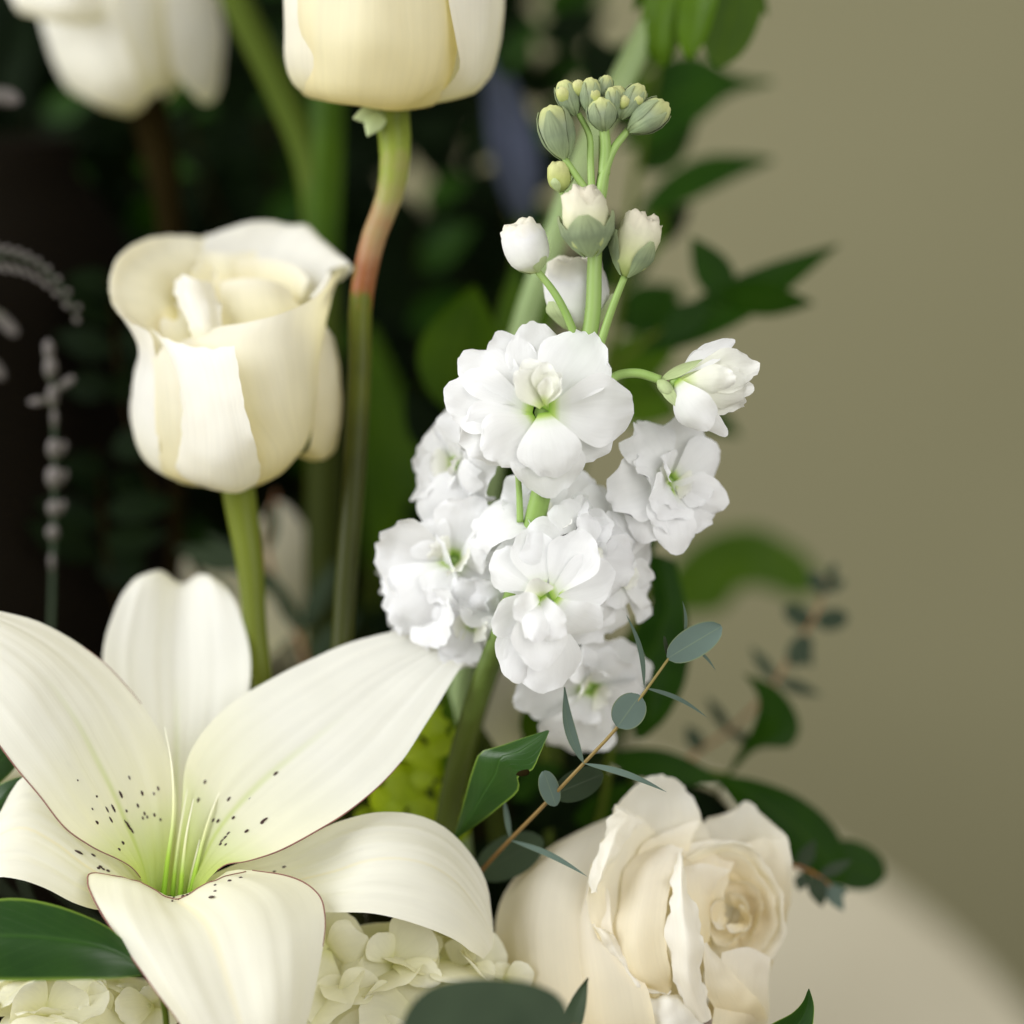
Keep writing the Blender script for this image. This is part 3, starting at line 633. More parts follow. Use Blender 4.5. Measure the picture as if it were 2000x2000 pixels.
specks(GUR, ur, z6([(773, 825, 10), (748, 893, 11), (863, 890, 13), (943, 890, 14), (1040, 793, 13), (790, 962, 10), (805, 970, 10), (822, 972, 10), (880, 960, 9), (995, 970, 20), (930, 1010, 11), (990, 980, 9),
                    (838, 1048, 14), (850, 1035, 12), (862, 1020, 12), (832, 1060, 9), (852, 1062, 9)]))
specks(GLL, ll, z6([(298, 1090, 20), (352, 1102, 14), (380, 1145, 10), (390, 1155, 9), (408, 1160, 9), (372, 1150, 8)]))
specks(GLR, lr, z6([(1072, 1146, 11), (1035, 1164, 9)]))
specks(GFR, fr, z6([(793, 1204, 13), (812, 1215, 8), (785, 1240, 9), (812, 1238, 9), (798, 1259, 15), (768, 1252, 6), (866, 1198, 10), (908, 1187, 10), (640, 1256, 8), (655, 1262, 8), (672, 1258, 9), (690, 1256, 9), (706, 1252, 8),
                    (650, 1275, 7), (674, 1272, 7), (545, 1222, 8), (718, 1246, 7)]))
for pts in ([(316, 1776, -30), (326, 1690, -30), (338, 1600, -40), (336, 1500, -62), (322, 1420, -84)], [(350, 1778, -34), (356, 1700, -38), (364, 1630, -46), (378, 1560, -62)],
            [(334, 1780, -44), (342, 1700, -58), (352, 1620, -80), (366, 1540, -106)], [(366, 1778, -30), (384, 1690, -48), (408, 1600, -70), (440, 1520, -104)],
            [(362, 1780, -34), (376, 1700, -50), (390, 1640, -58)]):
    tube('filament', ly, M['filament'], pts, [6.0, 4.6, 3.2, 1.9, 0.6], n=8, m=30)

# ---------------------------------------------------------------- cream roses
def rose(name, label, x, D, stem, rad, smat='rstem', group=None):
    a = anchor(x, D); th = Th(name, label, 'flower', a, D, group)
    tube('stem', th, M[smat], [a] + stem, rad, m=60, n=14); return th
# left rose
r1 = rose('rose', 'cream rosebud with flared rim on a bare green stem above the lily', 470, .645,
          [(560, 1800, -40), (520, 1400, -20), (500, 1250, -10), (488, 1100, -5), (470, 985, 0), (462, 930, 10)], [24, 24, 23, 22, 22, 24, 34])
RP = lambda rows, **k: patch('petal', rows[::-1], r1, M['rose'], nu=26, nv=30, **k)
RM = lambda rows, **k: patch('petal', rows[::-1], r1, M['rose_cream'], nu=26, nv=30, **k)
# outer body petals (rows from the rim down)
RP([[(212, 560, 10), (222, 596, 70), (252, 626, 120), (285, 642, 150)], [(248, 612, -10), (252, 640, 60), (270, 660, 110), (300, 668, 150)], [(275, 650, -30), (272, 690, 60), (284, 705, 100), (306, 708, 126)],
    [(262, 740, -40), (262, 770, 60), (284, 785, 100), (308, 788, 126)], [(257, 820, -50), (264, 850, 40), (288, 868, 80), (312, 876, 104)], [(276, 880, -60), (290, 905, 20), (308, 918, 40), (326, 924, 54)], [(330, 925, -60), (350, 940, -20), (380, 948, 0), (400, 952, 10)]], amp=3, seed=1, edge=6)
RM([[(288, 644, 104), (325, 668, 140), (370, 690, 170), (410, 698, 184)], [(298, 700, 125), (330, 720, 160), (370, 728, 190), (410, 730, 200)], [(302, 780, 130), (335, 790, 165), (375, 795, 195), (420, 795, 205)],
    [(306, 860, 105), (340, 872, 145), (380, 880, 175), (425, 885, 190)], [(318, 922, 55), (350, 932, 95), (390, 940, 120), (430, 945, 135)], [(365, 942, 0), (390, 950, 20), (420, 955, 40), (445, 957, 45)]], amp=3, seed=2)
RM([[(340, 672, 95), (420, 640, 148), (480, 630, 186), (545, 614, 192), (605, 587, 152), (652, 540, 64), (668, 505, -20)], [(345, 680, 110), (415, 660, 165), (480, 660, 200), (545, 655, 200), (600, 640, 160), (636, 616, 80), (645, 590, 0)], [(360, 725, 140), (420, 720, 180), (490, 725, 215), (550, 720, 210), (600, 710, 165), (624, 700, 90), (628, 690, 0)],
    [(390, 800, 160), (440, 800, 190), (510, 810, 215), (560, 805, 205), (603, 795, 150), (618, 785, 80), (622, 775, 0)], [(460, 880, 170), (520, 890, 180), (565, 880, 160), (598, 860, 110), (608, 840, 60), (612, 820, 0)], [(470, 945, 100), (510, 938, 110), (545, 925, 90), (572, 902, 60), (588, 882, 20), (592, 870, -20)],
    [(460, 955, 20), (490, 952, 20), (520, 940, 10), (540, 925, 0), (555, 910, -20)]], amp=3, seed=3)
RP([[(292, 642, 128), (332, 664, 176), (380, 677, 218), (425, 681, 246), (459, 674, 270)], [(328, 692, 160), (345, 704, 196), (388, 713, 232), (430, 715, 258), (463, 710, 274)], [(356, 782, 186), (362, 790, 210), (400, 797, 240), (445, 796, 262), (478, 790, 274)],
    [(350, 866, 160), (362, 876, 182), (404, 887, 216), (455, 885, 246), (498, 870, 252)], [(340, 924, 90), (366, 934, 120), (414, 944, 158), (468, 946, 178), (508, 925, 172)], [(345, 930, 20), (390, 948, 60), (430, 959, 96), (468, 962, 106), (494, 950, 98)], [(380, 940, -10), (415, 952, 10), (450, 956, 20), (480, 950, 20)]], amp=3, seed=4, edge=7)
RM([[(632, 630, 60), (645, 650, 20), (650, 660, -30)], [(620, 700, 90), (652, 705, 50), (662, 712, -30)], [(618, 780, 90), (662, 780, 40), (668, 780, -30)], [(610, 840, 60), (655, 850, 20), (663, 840, -40)], [(600, 880, 30), (630, 898, 0), (652, 885, -50)], [(580, 890, -20), (610, 900, -30), (630, 895, -60)]], amp=3, seed=5)
# back petals with rolled rims
RM([[(330, 700, 0), (345, 640, 60), (352, 610, 30), (370, 600, -20), (400, 590, -60)], [(318, 665, 90), (300, 620, 55), (296, 570, 0), (318, 530, -70), (400, 515, -120)], [(290, 648, 118), (252, 608, 62), (240, 560, 0), (268, 508, -92), (330, 484, -150), (402, 484, -165)],
    [(280, 646, 128), (228, 604, 70), (213, 556, 8), (240, 492, -84), (300, 464, -150), (350, 459, -180), (404, 464, -195)], [(282, 654, 110), (236, 620, 50), (222, 575, -12), (246, 510, -110), (304, 476, -180), (350, 470, -205), (404, 472, -215)]][::-1], amp=2, seed=6, edge=10)
RP([[(410, 640, 0), (470, 650, 20), (540, 640, 20), (600, 600, 20)], [(400, 560, -80), (460, 552, -110), (530, 556, -105), (590, 560, -60), (625, 575, -10)], [(396, 492, -150), (455, 484, -172), (520, 490, -172), (590, 502, -130), (645, 528, -60)], [(398, 462, -190), (440, 448, -205), (484, 434, -212), (535, 432, -215), (562, 441, -205), (592, 437, -190), (622, 462, -150), (662, 496, -90), (688, 514, -40)],
    [(400, 470, -225), (445, 460, -240), (490, 446, -245), (540, 444, -245), (590, 450, -225), (630, 482, -180), (672, 520, -110), (684, 528, -60)], [(420, 520, -250), (500, 500, -260), (590, 520, -230), (650, 560, -120)]][::-1], amp=2, seed=7, edge=12)
RI = lambda rows, **k: patch('petal', rows[::-1], r1, M['rose_in'], nu=26, nv=30, **k)
# inner whorl
RP([[(340, 548, 20), (362, 538, 56), (392, 546, 70), (414, 556, 34)], [(350, 590, 70), (376, 594, 112), (404, 596, 116), (428, 592, 84)], [(368, 635, 130), (402, 650, 150), (434, 650, 136)], [(380, 700, 120), (410, 710, 140), (440, 705, 130)]], amp=6, freq=.025, seed=8, edge=10)
RI([[(424, 550, 0), (480, 543, 18), (530, 548, 18), (566, 562, 0)], [(425, 600, 40), (480, 598, 66), (535, 592, 66), (575, 584, 40)], [(425, 650, 80), (480, 650, 110), (540, 636, 106), (590, 606, 70)], [(430, 700, 100), (480, 700, 130), (545, 690, 120), (590, 660, 80)]], amp=2, seed=9)
RI([[(455, 505, -80), (520, 506, -84), (575, 520, -60), (604, 545, -10)], [(450, 540, -60), (520, 545, -60), (568, 558, -36), (590, 580, 10)], [(450, 600, -20), (520, 605, -10), (560, 612, 10), (575, 625, 50)]], amp=2, seed=10)
RI([[(385, 500, -60), (410, 492, -80), (440, 495, -80), (500, 490, -100)], [(388, 535, -40), (412, 530, -56), (440, 530, -60), (500, 532, -80)], [(395, 600, 0), (420, 600, 0), (450, 600, -10), (500, 600, -20)]], amp=3, seed=11)
RI([[(372, 528, 20), (392, 512, -10), (415, 520, -30), (428, 545, 0)], [(380, 560, 30), (396, 550, 10), (412, 552, 0), (424, 570, 20)], [(390, 640, 60), (400, 640, 50), (412, 640, 50), (425, 640, 60)]], amp=4, freq=.05, seed=12)
RI([[(290, 640, 60), (325, 600, 20), (360, 585, 0), (400, 580, -20)], [(300, 670, 90), (335, 660, 80), (370, 655, 80), (410, 650, 60)], [(320, 740, 110), (350, 740, 120), (380, 740, 120), (420, 740, 110)]], amp=2, seed=14)
RP([[(605, 580, 90), (622, 560, 60), (640, 532, 20)], [(612, 584, 120), (632, 566, 92), (648, 540, 40)], [(618, 600, 120), (636, 580, 90), (650, 560, 30)]], amp=1, seed=13)
# top rose
r2 = rose('rose', 'cream rosebud cut off by the upper edge, on a bent reddish stem', 760, .632,
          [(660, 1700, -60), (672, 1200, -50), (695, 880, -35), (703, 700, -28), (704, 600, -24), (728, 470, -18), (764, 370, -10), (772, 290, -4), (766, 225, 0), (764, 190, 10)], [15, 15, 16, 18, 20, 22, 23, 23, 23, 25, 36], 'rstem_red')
RQ = lambda rows, **k: patch('petal', rows[::-1], r2, M[k.pop('mat', 'rose')], nu=26, nv=30, **k)
RQ([[(570, -300, 60), (590, -300, 120), (660, -310, 190), (750, -310, 220), (840, -305, 190), (890, -295, 120)], [(562, -130, 60), (590, -130, 140), (660, -130, 210), (750, -130, 240), (840, -130, 205), (900, -130, 120)], [(564, 0, 50), (590, 0, 140), (660, 0, 212), (750, 0, 244), (840, 0, 206), (905, 0, 110)], [(570, 90, 40), (600, 95, 130), (660, 100, 200), (750, 104, 230), (845, 100, 190), (900, 95, 100)],
    [(580, 160, 10), (610, 172, 90), (665, 182, 150), (750, 186, 180), (830, 180, 150), (880, 168, 80)], [(600, 188, -10), (640, 197, 50), (690, 208, 80), (752, 216, 100), (812, 206, 80), (850, 200, 40)], [(660, 190, -20), (700, 204, 0), (750, 212, 10), (790, 206, 0), (820, 196, -10)]], amp=14, freq=.009, seed=21, mat='rose_cream')
RQ([[(560, -280, 0), (580, -290, 90), (640, -300, 150)], [(553, -100, -10), (560, -100, 80), (620, -100, 170)], [(556, 40, -10), (560, 45, 80), (620, 50, 165)], [(555, 108, -20), (562, 118, 60), (620, 130, 130)], [(570, 158, -40), (582, 170, 30), (630, 180, 80)], [(598, 182, -50), (612, 190, 0), (650, 196, 30)]], amp=2, seed=22)
RQ([[(870, -300, 175), (920, -300, 140), (970, -300, 40), (985, -290, -40)], [(872, -130, 190), (930, -130, 160), (976, -130, 60), (990, -130, -40)], [(876, 0, 188), (930, 5, 152), (974, 10, 60), (986, 10, -40)], [(890, 80, 170), (932, 92, 130), (966, 95, 50), (978, 90, -40)], [(895, 140, 130), (925, 158, 90), (950, 152, 30), (960, 145, -50)], [(850, 190, 60), (895, 188, 50), (922, 184, 10), (935, 172, -50)], [(800, 205, 20), (850, 202, 10), (880, 194, -10), (900, 184, -40)]], amp=3, seed=23)
RQ([[(700, -320, -60), (800, -330, -160), (900, -320, -100), (970, -300, -20)], [(700, -100, -180), (800, -100, -220), (900, -100, -180), (970, -100, -60)], [(720, 100, -150), (800, 100, -180), (880, 100, -150), (950, 80, -70)], [(750, 190, -60), (800, 195, -70), (840, 190, -60), (880, 180, -50)]], amp=3, seed=24)
RQ([[(600, -300, 40), (680, -330, -60), (760, -330, -150)], [(600, -100, 0), (660, -100, -120), (740, -100, -180)], [(610, 60, -20), (660, 80, -120), (740, 100, -160)], [(660, 180, -30), (700, 190, -60), (750, 195, -60)]], amp=3, seed=25)
petal('sepal', r2, M['sepal_pale'], (748, 212, 14), (690, 232, 30), 44, shape='leaf', n=(0, .2, 1), bend=.2, cup=-.1)
petal('sepal', r2, M['sepal_pale'], (744, 208, 20), (718, 266, 40), 46, shape='leaf', bend=.12, cup=-.1)
# upper-left rose, further back
r3 = rose('rose', 'soft white rose with an open drooping petal, high behind the pale sprigs', 270, .735,
          [(330, 1700, -40), (340, 1200, -20), (345, 600, 0), (318, 330, 0), (290, 215, 0), (280, 170, 0)], [18, 16, 15, 14, 15, 22, 40], 'shadestem')
RS = lambda rows, **k: patch('petal', rows[::-1], r3, M['rose'], nu=22, nv=24, **k)
RS([[(30, -180, 30), (90, -190, 120), (160, -180, 150), (210, -170, 130)], [(60, -60, 20), (110, -60, 110), (170, -60, 150), (216, -60, 140)], [(84, 60, 10), (130, 70, 100), (190, 80, 140), (240, 70, 150)], [(108, 130, -10), (150, 150, 80), (210, 160, 120), (268, 150, 120)], [(140, 180, -20), (180, 198, 40), (230, 208, 70), (282, 196, 70)], [(200, 210, -30), (230, 218, 0), (258, 222, 20), (280, 214, 20)]], amp=4, seed=31)
RS([[(200, -180, 120), (240, -180, 110), (290, -180, 40), (330, -170, -40)], [(205, -50, 130), (250, -50, 120), (310, -50, 50), (350, -40, -40)], [(222, 60, 130), (270, 60, 110), (320, 60, 40), (360, 60, -40)], [(250, 140, 100), (290, 140, 80), (330, 140, 20), (360, 130, -50)], [(262, 200, 50), (290, 206, 30), (318, 202, 0), (340, 180, -50)]], amp=3, seed=32)
RS([[(310, -120, 60), (370, -100, 20), (410, -60, -30), (425, -20, -60)], [(318, 0, 70), (370, 10, 40), (420, 30, 0), (436, 60, -50)], [(330, 90, 70), (370, 100, 50), (420, 110, 10), (436, 120, -40)], [(345, 150, 60), (375, 170, 50), (410, 180, 20), (428, 170, -20)], [(380, 188, 50), (398, 202, 46), (412, 200, 34), (422, 190, 10)]], amp=3, seed=33)
RS([[(10, -60, 160), (60, -70, 200), (140, -70, 220), (200, -60, 190)], [(20, -10, 170), (70, -10, 214), (140, -10, 230), (205, -20, 200)], [(40, 24, 150), (90, 36, 190), (150, 40, 200), (205, 24, 180)], [(70, 30, 100), (110, 40, 140), (160, 44, 150), (205, 30, 140)]], amp=4, seed=34)
RS([[(60, -220, -120), (200, -240, -200), (320, -220, -120)], [(100, 0, -130), (220, 0, -200), (330, 0, -120)], [(170, 160, -60), (230, 170, -100), (300, 160, -60)]], amp=3, seed=35)

# ---------------------------------------------------------------- peach-cream open rose, lower right
r4 = rose('rose', 'open peach cream rose with ruffled white edged petals beside the eucalyptus', 1300, .612,
          [(1250, 2280, -150), (1300, 2100, -110), (1320, 1990, -80)], [24, 24, 26, 50])
RB = lambda rows, mat='blush', **k: patch('petal', rows, r4, M[mat], nu=28, nv=30, **k)
# outer guard petals at the left (soft, behind)
RB([[(1180, 2060, -110), (1230, 2080, -60), (1290, 2080, -20)], [(1040, 2030, -110), (1110, 2050, -20), (1200, 2040, 10)], [(975, 1900, -120), (1060, 1900, -6), (1180, 1900, 4)], [(968, 1790, -150), (1060, 1780, -40), (1170, 1790, -30)],
    [(1010, 1706, -175), (1080, 1690, -95), (1175, 1700, -70)], [(1080, 1652, -195), (1120, 1632, -150), (1190, 1620, -110)], [(1130, 1625, -215), (1150, 1612, -200), (1200, 1592, -160)]], amp=4, freq=.012, seed=1)
RB([[(1200, 2080, -60), (1260, 2090, -30), (1330, 2080, -20)], [(1120, 2030, -40), (1190, 2040, 20), (1290, 2030, 30)], [(1108, 1900, -50), (1150, 1900, 20), (1260, 1920, 40)], [(1118, 1800, -60), (1150, 1800, 0), (1200, 1830, 20)], [(1140, 1720, -80), (1165, 1720, -40), (1190, 1740, -20)]], amp=4, freq=.012, seed=2)
# back petals
RB([[(1270, 1960, -80), (1320, 1960, -90), (1370, 1960, -80)], [(1210, 1800, -80), (1300, 1790, -100), (1390, 1800, -90)], [(1200, 1660, -95), (1290, 1660, -130), (1384, 1670, -120)], [(1204, 1574, -110), (1235, 1545, -120), (1290, 1560, -140), (1372, 1598, -130)], [(1236, 1542, -118), (1268, 1512, -126), (1298, 1508, -134), (1324, 1526, -134), (1350, 1560, -134)]], amp=6, freq=.02, seed=3, edge=16)
RB([[(1380, 1980, -160), (1420, 1980, -150), (1460, 1960, -140)], [(1390, 1850, -180), (1450, 1840, -190), (1520, 1850, -130)], [(1370, 1720, -200), (1460, 1710, -210), (1546, 1724, -140)], [(1372, 1640, -200), (1460, 1630, -210), (1540, 1645, -156)], [(1376, 1602, -200), (1412, 1596, -206), (1438, 1590, -210), (1500, 1606, -190), (1532, 1630, -164)], [(1430, 1594, -210), (1444, 1572, -212), (1456, 1566, -210), (1470, 1572, -206), (1500, 1602, -190)]], amp=6, freq=.03, seed=4, edge=6)
RB([[(1380, 1990, -150), (1430, 1990, -150), (1470, 1980, -140)], [(1400, 1900, -170), (1470, 1890, -160), (1514, 1860, -130)], [(1430, 1800, -190), (1500, 1780, -150), (1540, 1770, -110)], [(1450, 1700, -190), (1510, 1680, -150), (1546, 1680, -120)], [(1440, 1650, -180), (1500, 1636, -150), (1538, 1640, -130)]], amp=5, freq=.02, seed=5, edge=8)
# left ruffled petal with its white rolled rim
RB([[(1300, 1990, -10), (1320, 1985, 10), (1340, 1980, 10)], [(1236, 1926, 10), (1260, 1930, 20), (1300, 1930, 10)], [(1198, 1872, 20), (1220, 1870, 10), (1250, 1860, -20)], [(1156, 1806, 20), (1190, 1800, 0), (1240, 1790, -40)], [(1146, 1744, 10), (1180, 1740, -20), (1240, 1740, -70)], [(1160, 1690, 0), (1200, 1690, -40), (1250, 1690, -90)], [(1174, 1645, -10), (1210, 1640, -50), (1262, 1650, -100)], [(1204, 1572, -40), (1240, 1590, -70), (1280, 1620, -110)]], amp=6, freq=.02, seed=6, edge=16)
RB([[(1206, 1576, -30), (1226, 1590, -10), (1258, 1602, -20)], [(1190, 1610, -10), (1206, 1618, 14), (1222, 1640, 0)], [(1174, 1650, 4), (1192, 1664, 30), (1206, 1674, 10)], [(1158, 1700, 10), (1176, 1706, 34), (1176, 1712, 14)], [(1150, 1738, 12), (1162, 1742, 26), (1164, 1746, 10)]], amp=6, freq=.045, seed=7, edge=14, mat='rim')
RB([[(1156, 1802, 20), (1170, 1812, 34), (1190, 1818, 20)], [(1176, 1842, 24), (1196, 1846, 38), (1212, 1846, 20)], [(1202, 1880, 24), (1222, 1886, 40), (1234, 1884, 24)], [(1240, 1930, 20), (1258, 1934, 36), (1270, 1926, 20)], [(1300, 1945, 10), (1306, 1944, 22), (1310, 1936, 12)]], amp=6, freq=.05, seed=8, edge=14, mat='rim')
# long inner petals
RB([[(1300, 1945, 20), (1310, 1935, 20), (1316, 1925, 10)], [(1218, 1900, 20), (1262, 1910, 50), (1310, 1900, 40)], [(1194, 1856, 10), (1246, 1850, 50), (1300, 1830, 40)], [(1208, 1766, -20), (1254, 1766, 20), (1304, 1757, 20)], [(1230, 1680, -60), (1274, 1680, -20), (1322, 1690, -10)], [(1280, 1650, -90), (1306, 1650, -60), (1334, 1656, -40)]], amp=5, freq=.02, seed=9, edge=5)
RB([[(1392, 1988, 20), (1380, 1996, 20), (1350, 1990, 10)], [(1368, 1898, 40), (1346, 1910, 66), (1314, 1906, 40)], [(1376, 1842, 50), (1346, 1846, 76), (1300, 1828, 44)], [(1354, 1768, 30), (1334, 1772, 60), (1306, 1762, 34)], [(1338, 1700, 0), (1330, 1704, 26), (1316, 1710, 10)], [(1334, 1664, -30), (1330, 1664, -20), (1324, 1668, -20)]], amp=5, freq=.025, seed=10, edge=16, mat='rim')
RB([[(1250, 1720, -50), (1270, 1740, -60), (1300, 1760, -60)], [(1240, 1690, -60), (1290, 1690, -70), (1330, 1700, -70)], [(1256, 1650, -80), (1300, 1640, -90), (1350, 1640, -90)], [(1300, 1625, -100), (1335, 1610, -110), (1368, 1602, -110)]], amp=4, freq=.03, seed=11, edge=6)
RB([[(1330, 1780, -40), (1370, 1790, -40), (1400, 1800, -50)], [(1325, 1720, -40), (1370, 1720, -50), (1420, 1730, -70)], [(1330, 1672, -70), (1380, 1670, -80), (1430, 1690, -90)], [(1340, 1650, -90), (1390, 1640, -100), (1470, 1650, -110)]], amp=4, freq=.025, seed=12, edge=6)
# right heart: nested uneven cups, a folded petal and a loose core
for k, (cx, cy, rx, ry, z0, a0, a1, hh) in enumerate(((1420, 1775, 112, 140, -70, -2.3, 1.25, 60), (1418, 1782, 92, 112, -76, -1.75, 1.55, 60), (1430, 1790, 84, 100, -80, 1.0, 3.6, 50), (1424, 1788, 64, 78, -84, -2.2, 1.1, 56),
                                                   (1418, 1792, 46, 56, -74, .8, 3.9, 46), (1428, 1790, 40, 46, -72, -1.7, 1.4, 44), (1416, 1786, 26, 32, -52, 1.6, 4.6, 30), (1440, 1796, 26, 28, -54, -1.6, 2.6, 30))):
    rows = []
    for f, zz in ((.30, -52), (.62, -34), (.90, -6), (1.0, 10)):
        rows.append([(cx + rx * f * math.cos(a) * (1 + .10 * math.sin(2.3 * a + k)) + 12 * (1 - f), cy + ry * f * math.sin(a) * (1 + .08 * math.cos(1.7 * a + 2 * k)), z0 + zz * hh / 60 - 10 * math.cos(a)) for a in np.linspace(a0, a1, 9)])
    RB(rows, amp=7, freq=.03, seed=20 + k, edge=10)
RB([[(1366, 1850, 10), (1376, 1846, 0), (1386, 1838, -20)], [(1350, 1770, 22), (1372, 1780, -10), (1388, 1766, -50)], [(1338, 1715, 0), (1374, 1718, -30), (1406, 1718, -62)], [(1333, 1690, -30), (1384, 1688, -48), (1430, 1699, -72)]], amp=4, freq=.03, seed=32, edge=5)
RB([[(1500, 1990, -40), (1470, 1996, -30), (1420, 1996, -20)], [(1486, 1960, -20), (1450, 1960, 0), (1390, 1960, 10)], [(1440, 1910, 0), (1410, 1910, 24), (1376, 1910, 30)], [(1405, 1870, 10), (1390, 1866, 30), (1374, 1860, 34)], [(1382, 1846, 10), (1378, 1842, 20), (1374, 1842, 30)]], amp=4, freq=.03, seed=13, edge=5)
RB([[(1390, 2040, -10), (1330, 2050, 10), (1280, 2040, 10)], [(1370, 1990, 10), (1330, 2000, 40), (1270, 1990, 30)], [(1356, 1962, 10), (1316, 1958, 36), (1262, 1956, 24)], [(1330, 1944, 0), (1310, 1942, 16), (1280, 1946, 12)]], amp=6, freq=.04, seed=14, edge=8, mat='rim')
RB([[(1480, 2040, -60), (1440, 2050, -20), (1380, 2040, 0)], [(1500, 1990, -60), (1450, 2000, -10), (1390, 2000, 10)], [(1500, 1930, -60), (1450, 1930, -20), (1400, 1930, 0)], [(1505, 1870, -60), (1460, 1850, -30), (1410, 1860, -10)]], amp=4, freq=.03, seed=15)
# ---------------------------------------------------------------- hydrangea heads under the lily
def hydrangea(label, x, D, centre, rx, ry, seed, n, ylim, hand):
    a = anchor(x, D); th = Th('hydrangea', label, 'flower', a, D)
    c = np.array(centre, float); rg = random.Random(seed)
    tube('stem', th, M['gstem'], [a, (c[0] * .5 + a[0] * .5, c[1] * .5 + a[1] * .5, c[2] - 40), c], [20, 20, 24], m=20)
    k = 0; tries = 0; pts = []
    while k < n and tries < 4000:
        tries += 1
        f = np.array([rg.uniform(-1, 1), rg.uniform(-1, .5), rg.uniform(-.25, 1)]); q = np.linalg.norm(f)
        if q > 1 or q < .2: continue
        f /= q; p = c + f * (rx, ry, rx * .7)
        if any(np.linalg.norm(p - o) < rx * .46 for o in pts) or p[1] < ylim: continue
        pts.append(p); k += 1
        e1 = np.cross(f, (.1, .2, 1)); e1 /= np.linalg.norm(e1); e2 = np.cross(f, e1); a0 = rg.uniform(0, 1.6); P = []
        for j in range(4):
            an = a0 + j * math.pi / 2 + rg.uniform(-.15, .15); d = math.cos(an) * e1 + math.sin(an) * e2; R = rg.uniform(112, 142)
            P.append((p + d * 3, p + d * R + f * rg.uniform(-6, 26), R * rg.uniform(1.15, 1.45), dict(n=f - d * .2, mat='hyd', ruf=.09, cup=rg.uniform(-.02, .05), curl=rg.uniform(-.15, .1), seed=rg.randint(0, 999))))
        o = floret(th, p, P, 'hyd', r=5, cmat='budyellow', seed=seed + k)
    for c_, P in hand: floret(th, c_, [(b, t, w_ * 1.18, dict(dict(mat='hyd', ruf=.10), **op)) for b, t, w_, op in P], 'hyd', r=5, cmat='budyellow', seed=seed + 77)
    return th
hydrangea('pale cream hydrangea head under the lily and behind the broad eucalyptus leaf', 750, .612, (800, 2085, -120), 265, 245, 5, 30, 1790, [
    ((640, 1850, 0), [((640, 1850, -5), (715, 1842, 40), 112, dict(n=(.2, .6, 1), bend=.15, curl=-.2)), ((640, 1850, -10), (690, 1790, -20), 100, dict(n=(.1, 0, 1))), ((640, 1855, 0), (600, 1930, 10), 100, {}), ((640, 1850, 0), (580, 1830, 10), 90, {})]),
    ((770, 1880, 0), [((765, 1880, 0), (845, 1818, 24), 118, dict(n=(-.2, .2, 1), cup=.12)), ((765, 1878, 10), (725, 1828, 34), 62, dict(n=(.3, 0, 1), bend=.1)), ((768, 1884, 12), (862, 1918, 56), 62, dict(n=(0, -.6, 1), bend=.1, ruf=.2)), ((765, 1884, 0), (700, 1900, 20), 70, dict(cup=.1))]),
    ((900, 1880, -20), [((895, 1890, -30), (985, 1850, -50), 120, dict(n=(.1, 0, 1))), ((890, 1890, -20), (905, 1835, 0), 60, dict(n=(-.4, 0, 1))), ((895, 1895, -10), (870, 1950, 20), 70, {}), ((900, 1895, -10), (960, 1930, 10), 80, {})]),
    ((660, 1960, 20), [((660, 1950, 10), (735, 1912, 40), 86, dict(n=(-.1, .5, 1), bend=.2, curl=-.1)), ((655, 1960, 15), (700, 2010, 50), 96, dict(n=(0, .3, 1))), ((655, 1955, 10), (600, 1990, 30), 90, {}), ((655, 1955, 10), (640, 1905, 20), 70, {})]),
    ((1000, 1905, -20), [((985, 1915, -20), (1042, 1895, -6), 56, dict(n=(-.1, .4, 1), bend=.1)), ((985, 1915, -20), (970, 1880, -20), 40, {})])])
hydrangea('pale hydrangea head below the broad glossy leaf at the lily', 150, .605, (150, 2130, -110), 240, 225, 8, 22, 1920, [
    ((95, 1985, 20), [((90, 1985, 10), (172, 1950, 36), 100, dict(n=(-.1, .2, 1), cup=.08)), ((90, 1980, 10), (30, 1945, 40), 100, dict(n=(.1, .3, 1))), ((85, 1985, 20), (75, 1970, 90), 90, dict(n=(0, -1, .4), ruf=.2)), ((90, 1990, 10), (110, 2050, 30), 90, {})]),
    ((200, 1985, 10), [((205, 1995, 0), (188, 1916, 20), 56, dict(n=(-.4, 0, 1), cup=.1)), ((205, 1990, 0), (238, 1925, -10), 40, {}), ((205, 1990, 0), (150, 2040, 10), 70, {})]),
    ((290, 1965, 10), [((300, 1965, 0), (222, 1970, 40), 70, dict(n=(0, -.2, 1), bend=.08, ruf=.14)), ((300, 1960, 0), (282, 1926, 16), 80, dict(n=(0, .4, 1), ruf=.3)), ((300, 1970, 0), (320, 2020, 20), 80, {}), ((300, 1965, -10), (350, 1940, -10), 80, {})])])

# ---------------------------------------------------------------- single leaves and leafy branches
def leafthing(name, label, D, base_x, stem, rad, smat, leaves, group=None, lname='leaf', cat='foliage'):
    a = anchor(base_x, D); th = Th(name, label, cat, a, D, group)
    tube('stem', th, M[smat], [a] + stem, rad, m=40, n=8)
    for L in leaves:
        if isinstance(L, dict): patch(lname, L['rows'], th, M[L['mat']], nu=17, nv=22, amp=L.get('amp', 2), seed=L.get('seed', 1))
        else:
            b, t, wd, mt, op = L; op = dict(op); op.setdefault('shape', 'leaf'); petal(lname, th, M[mt], b, t, wd, **op)
    return th
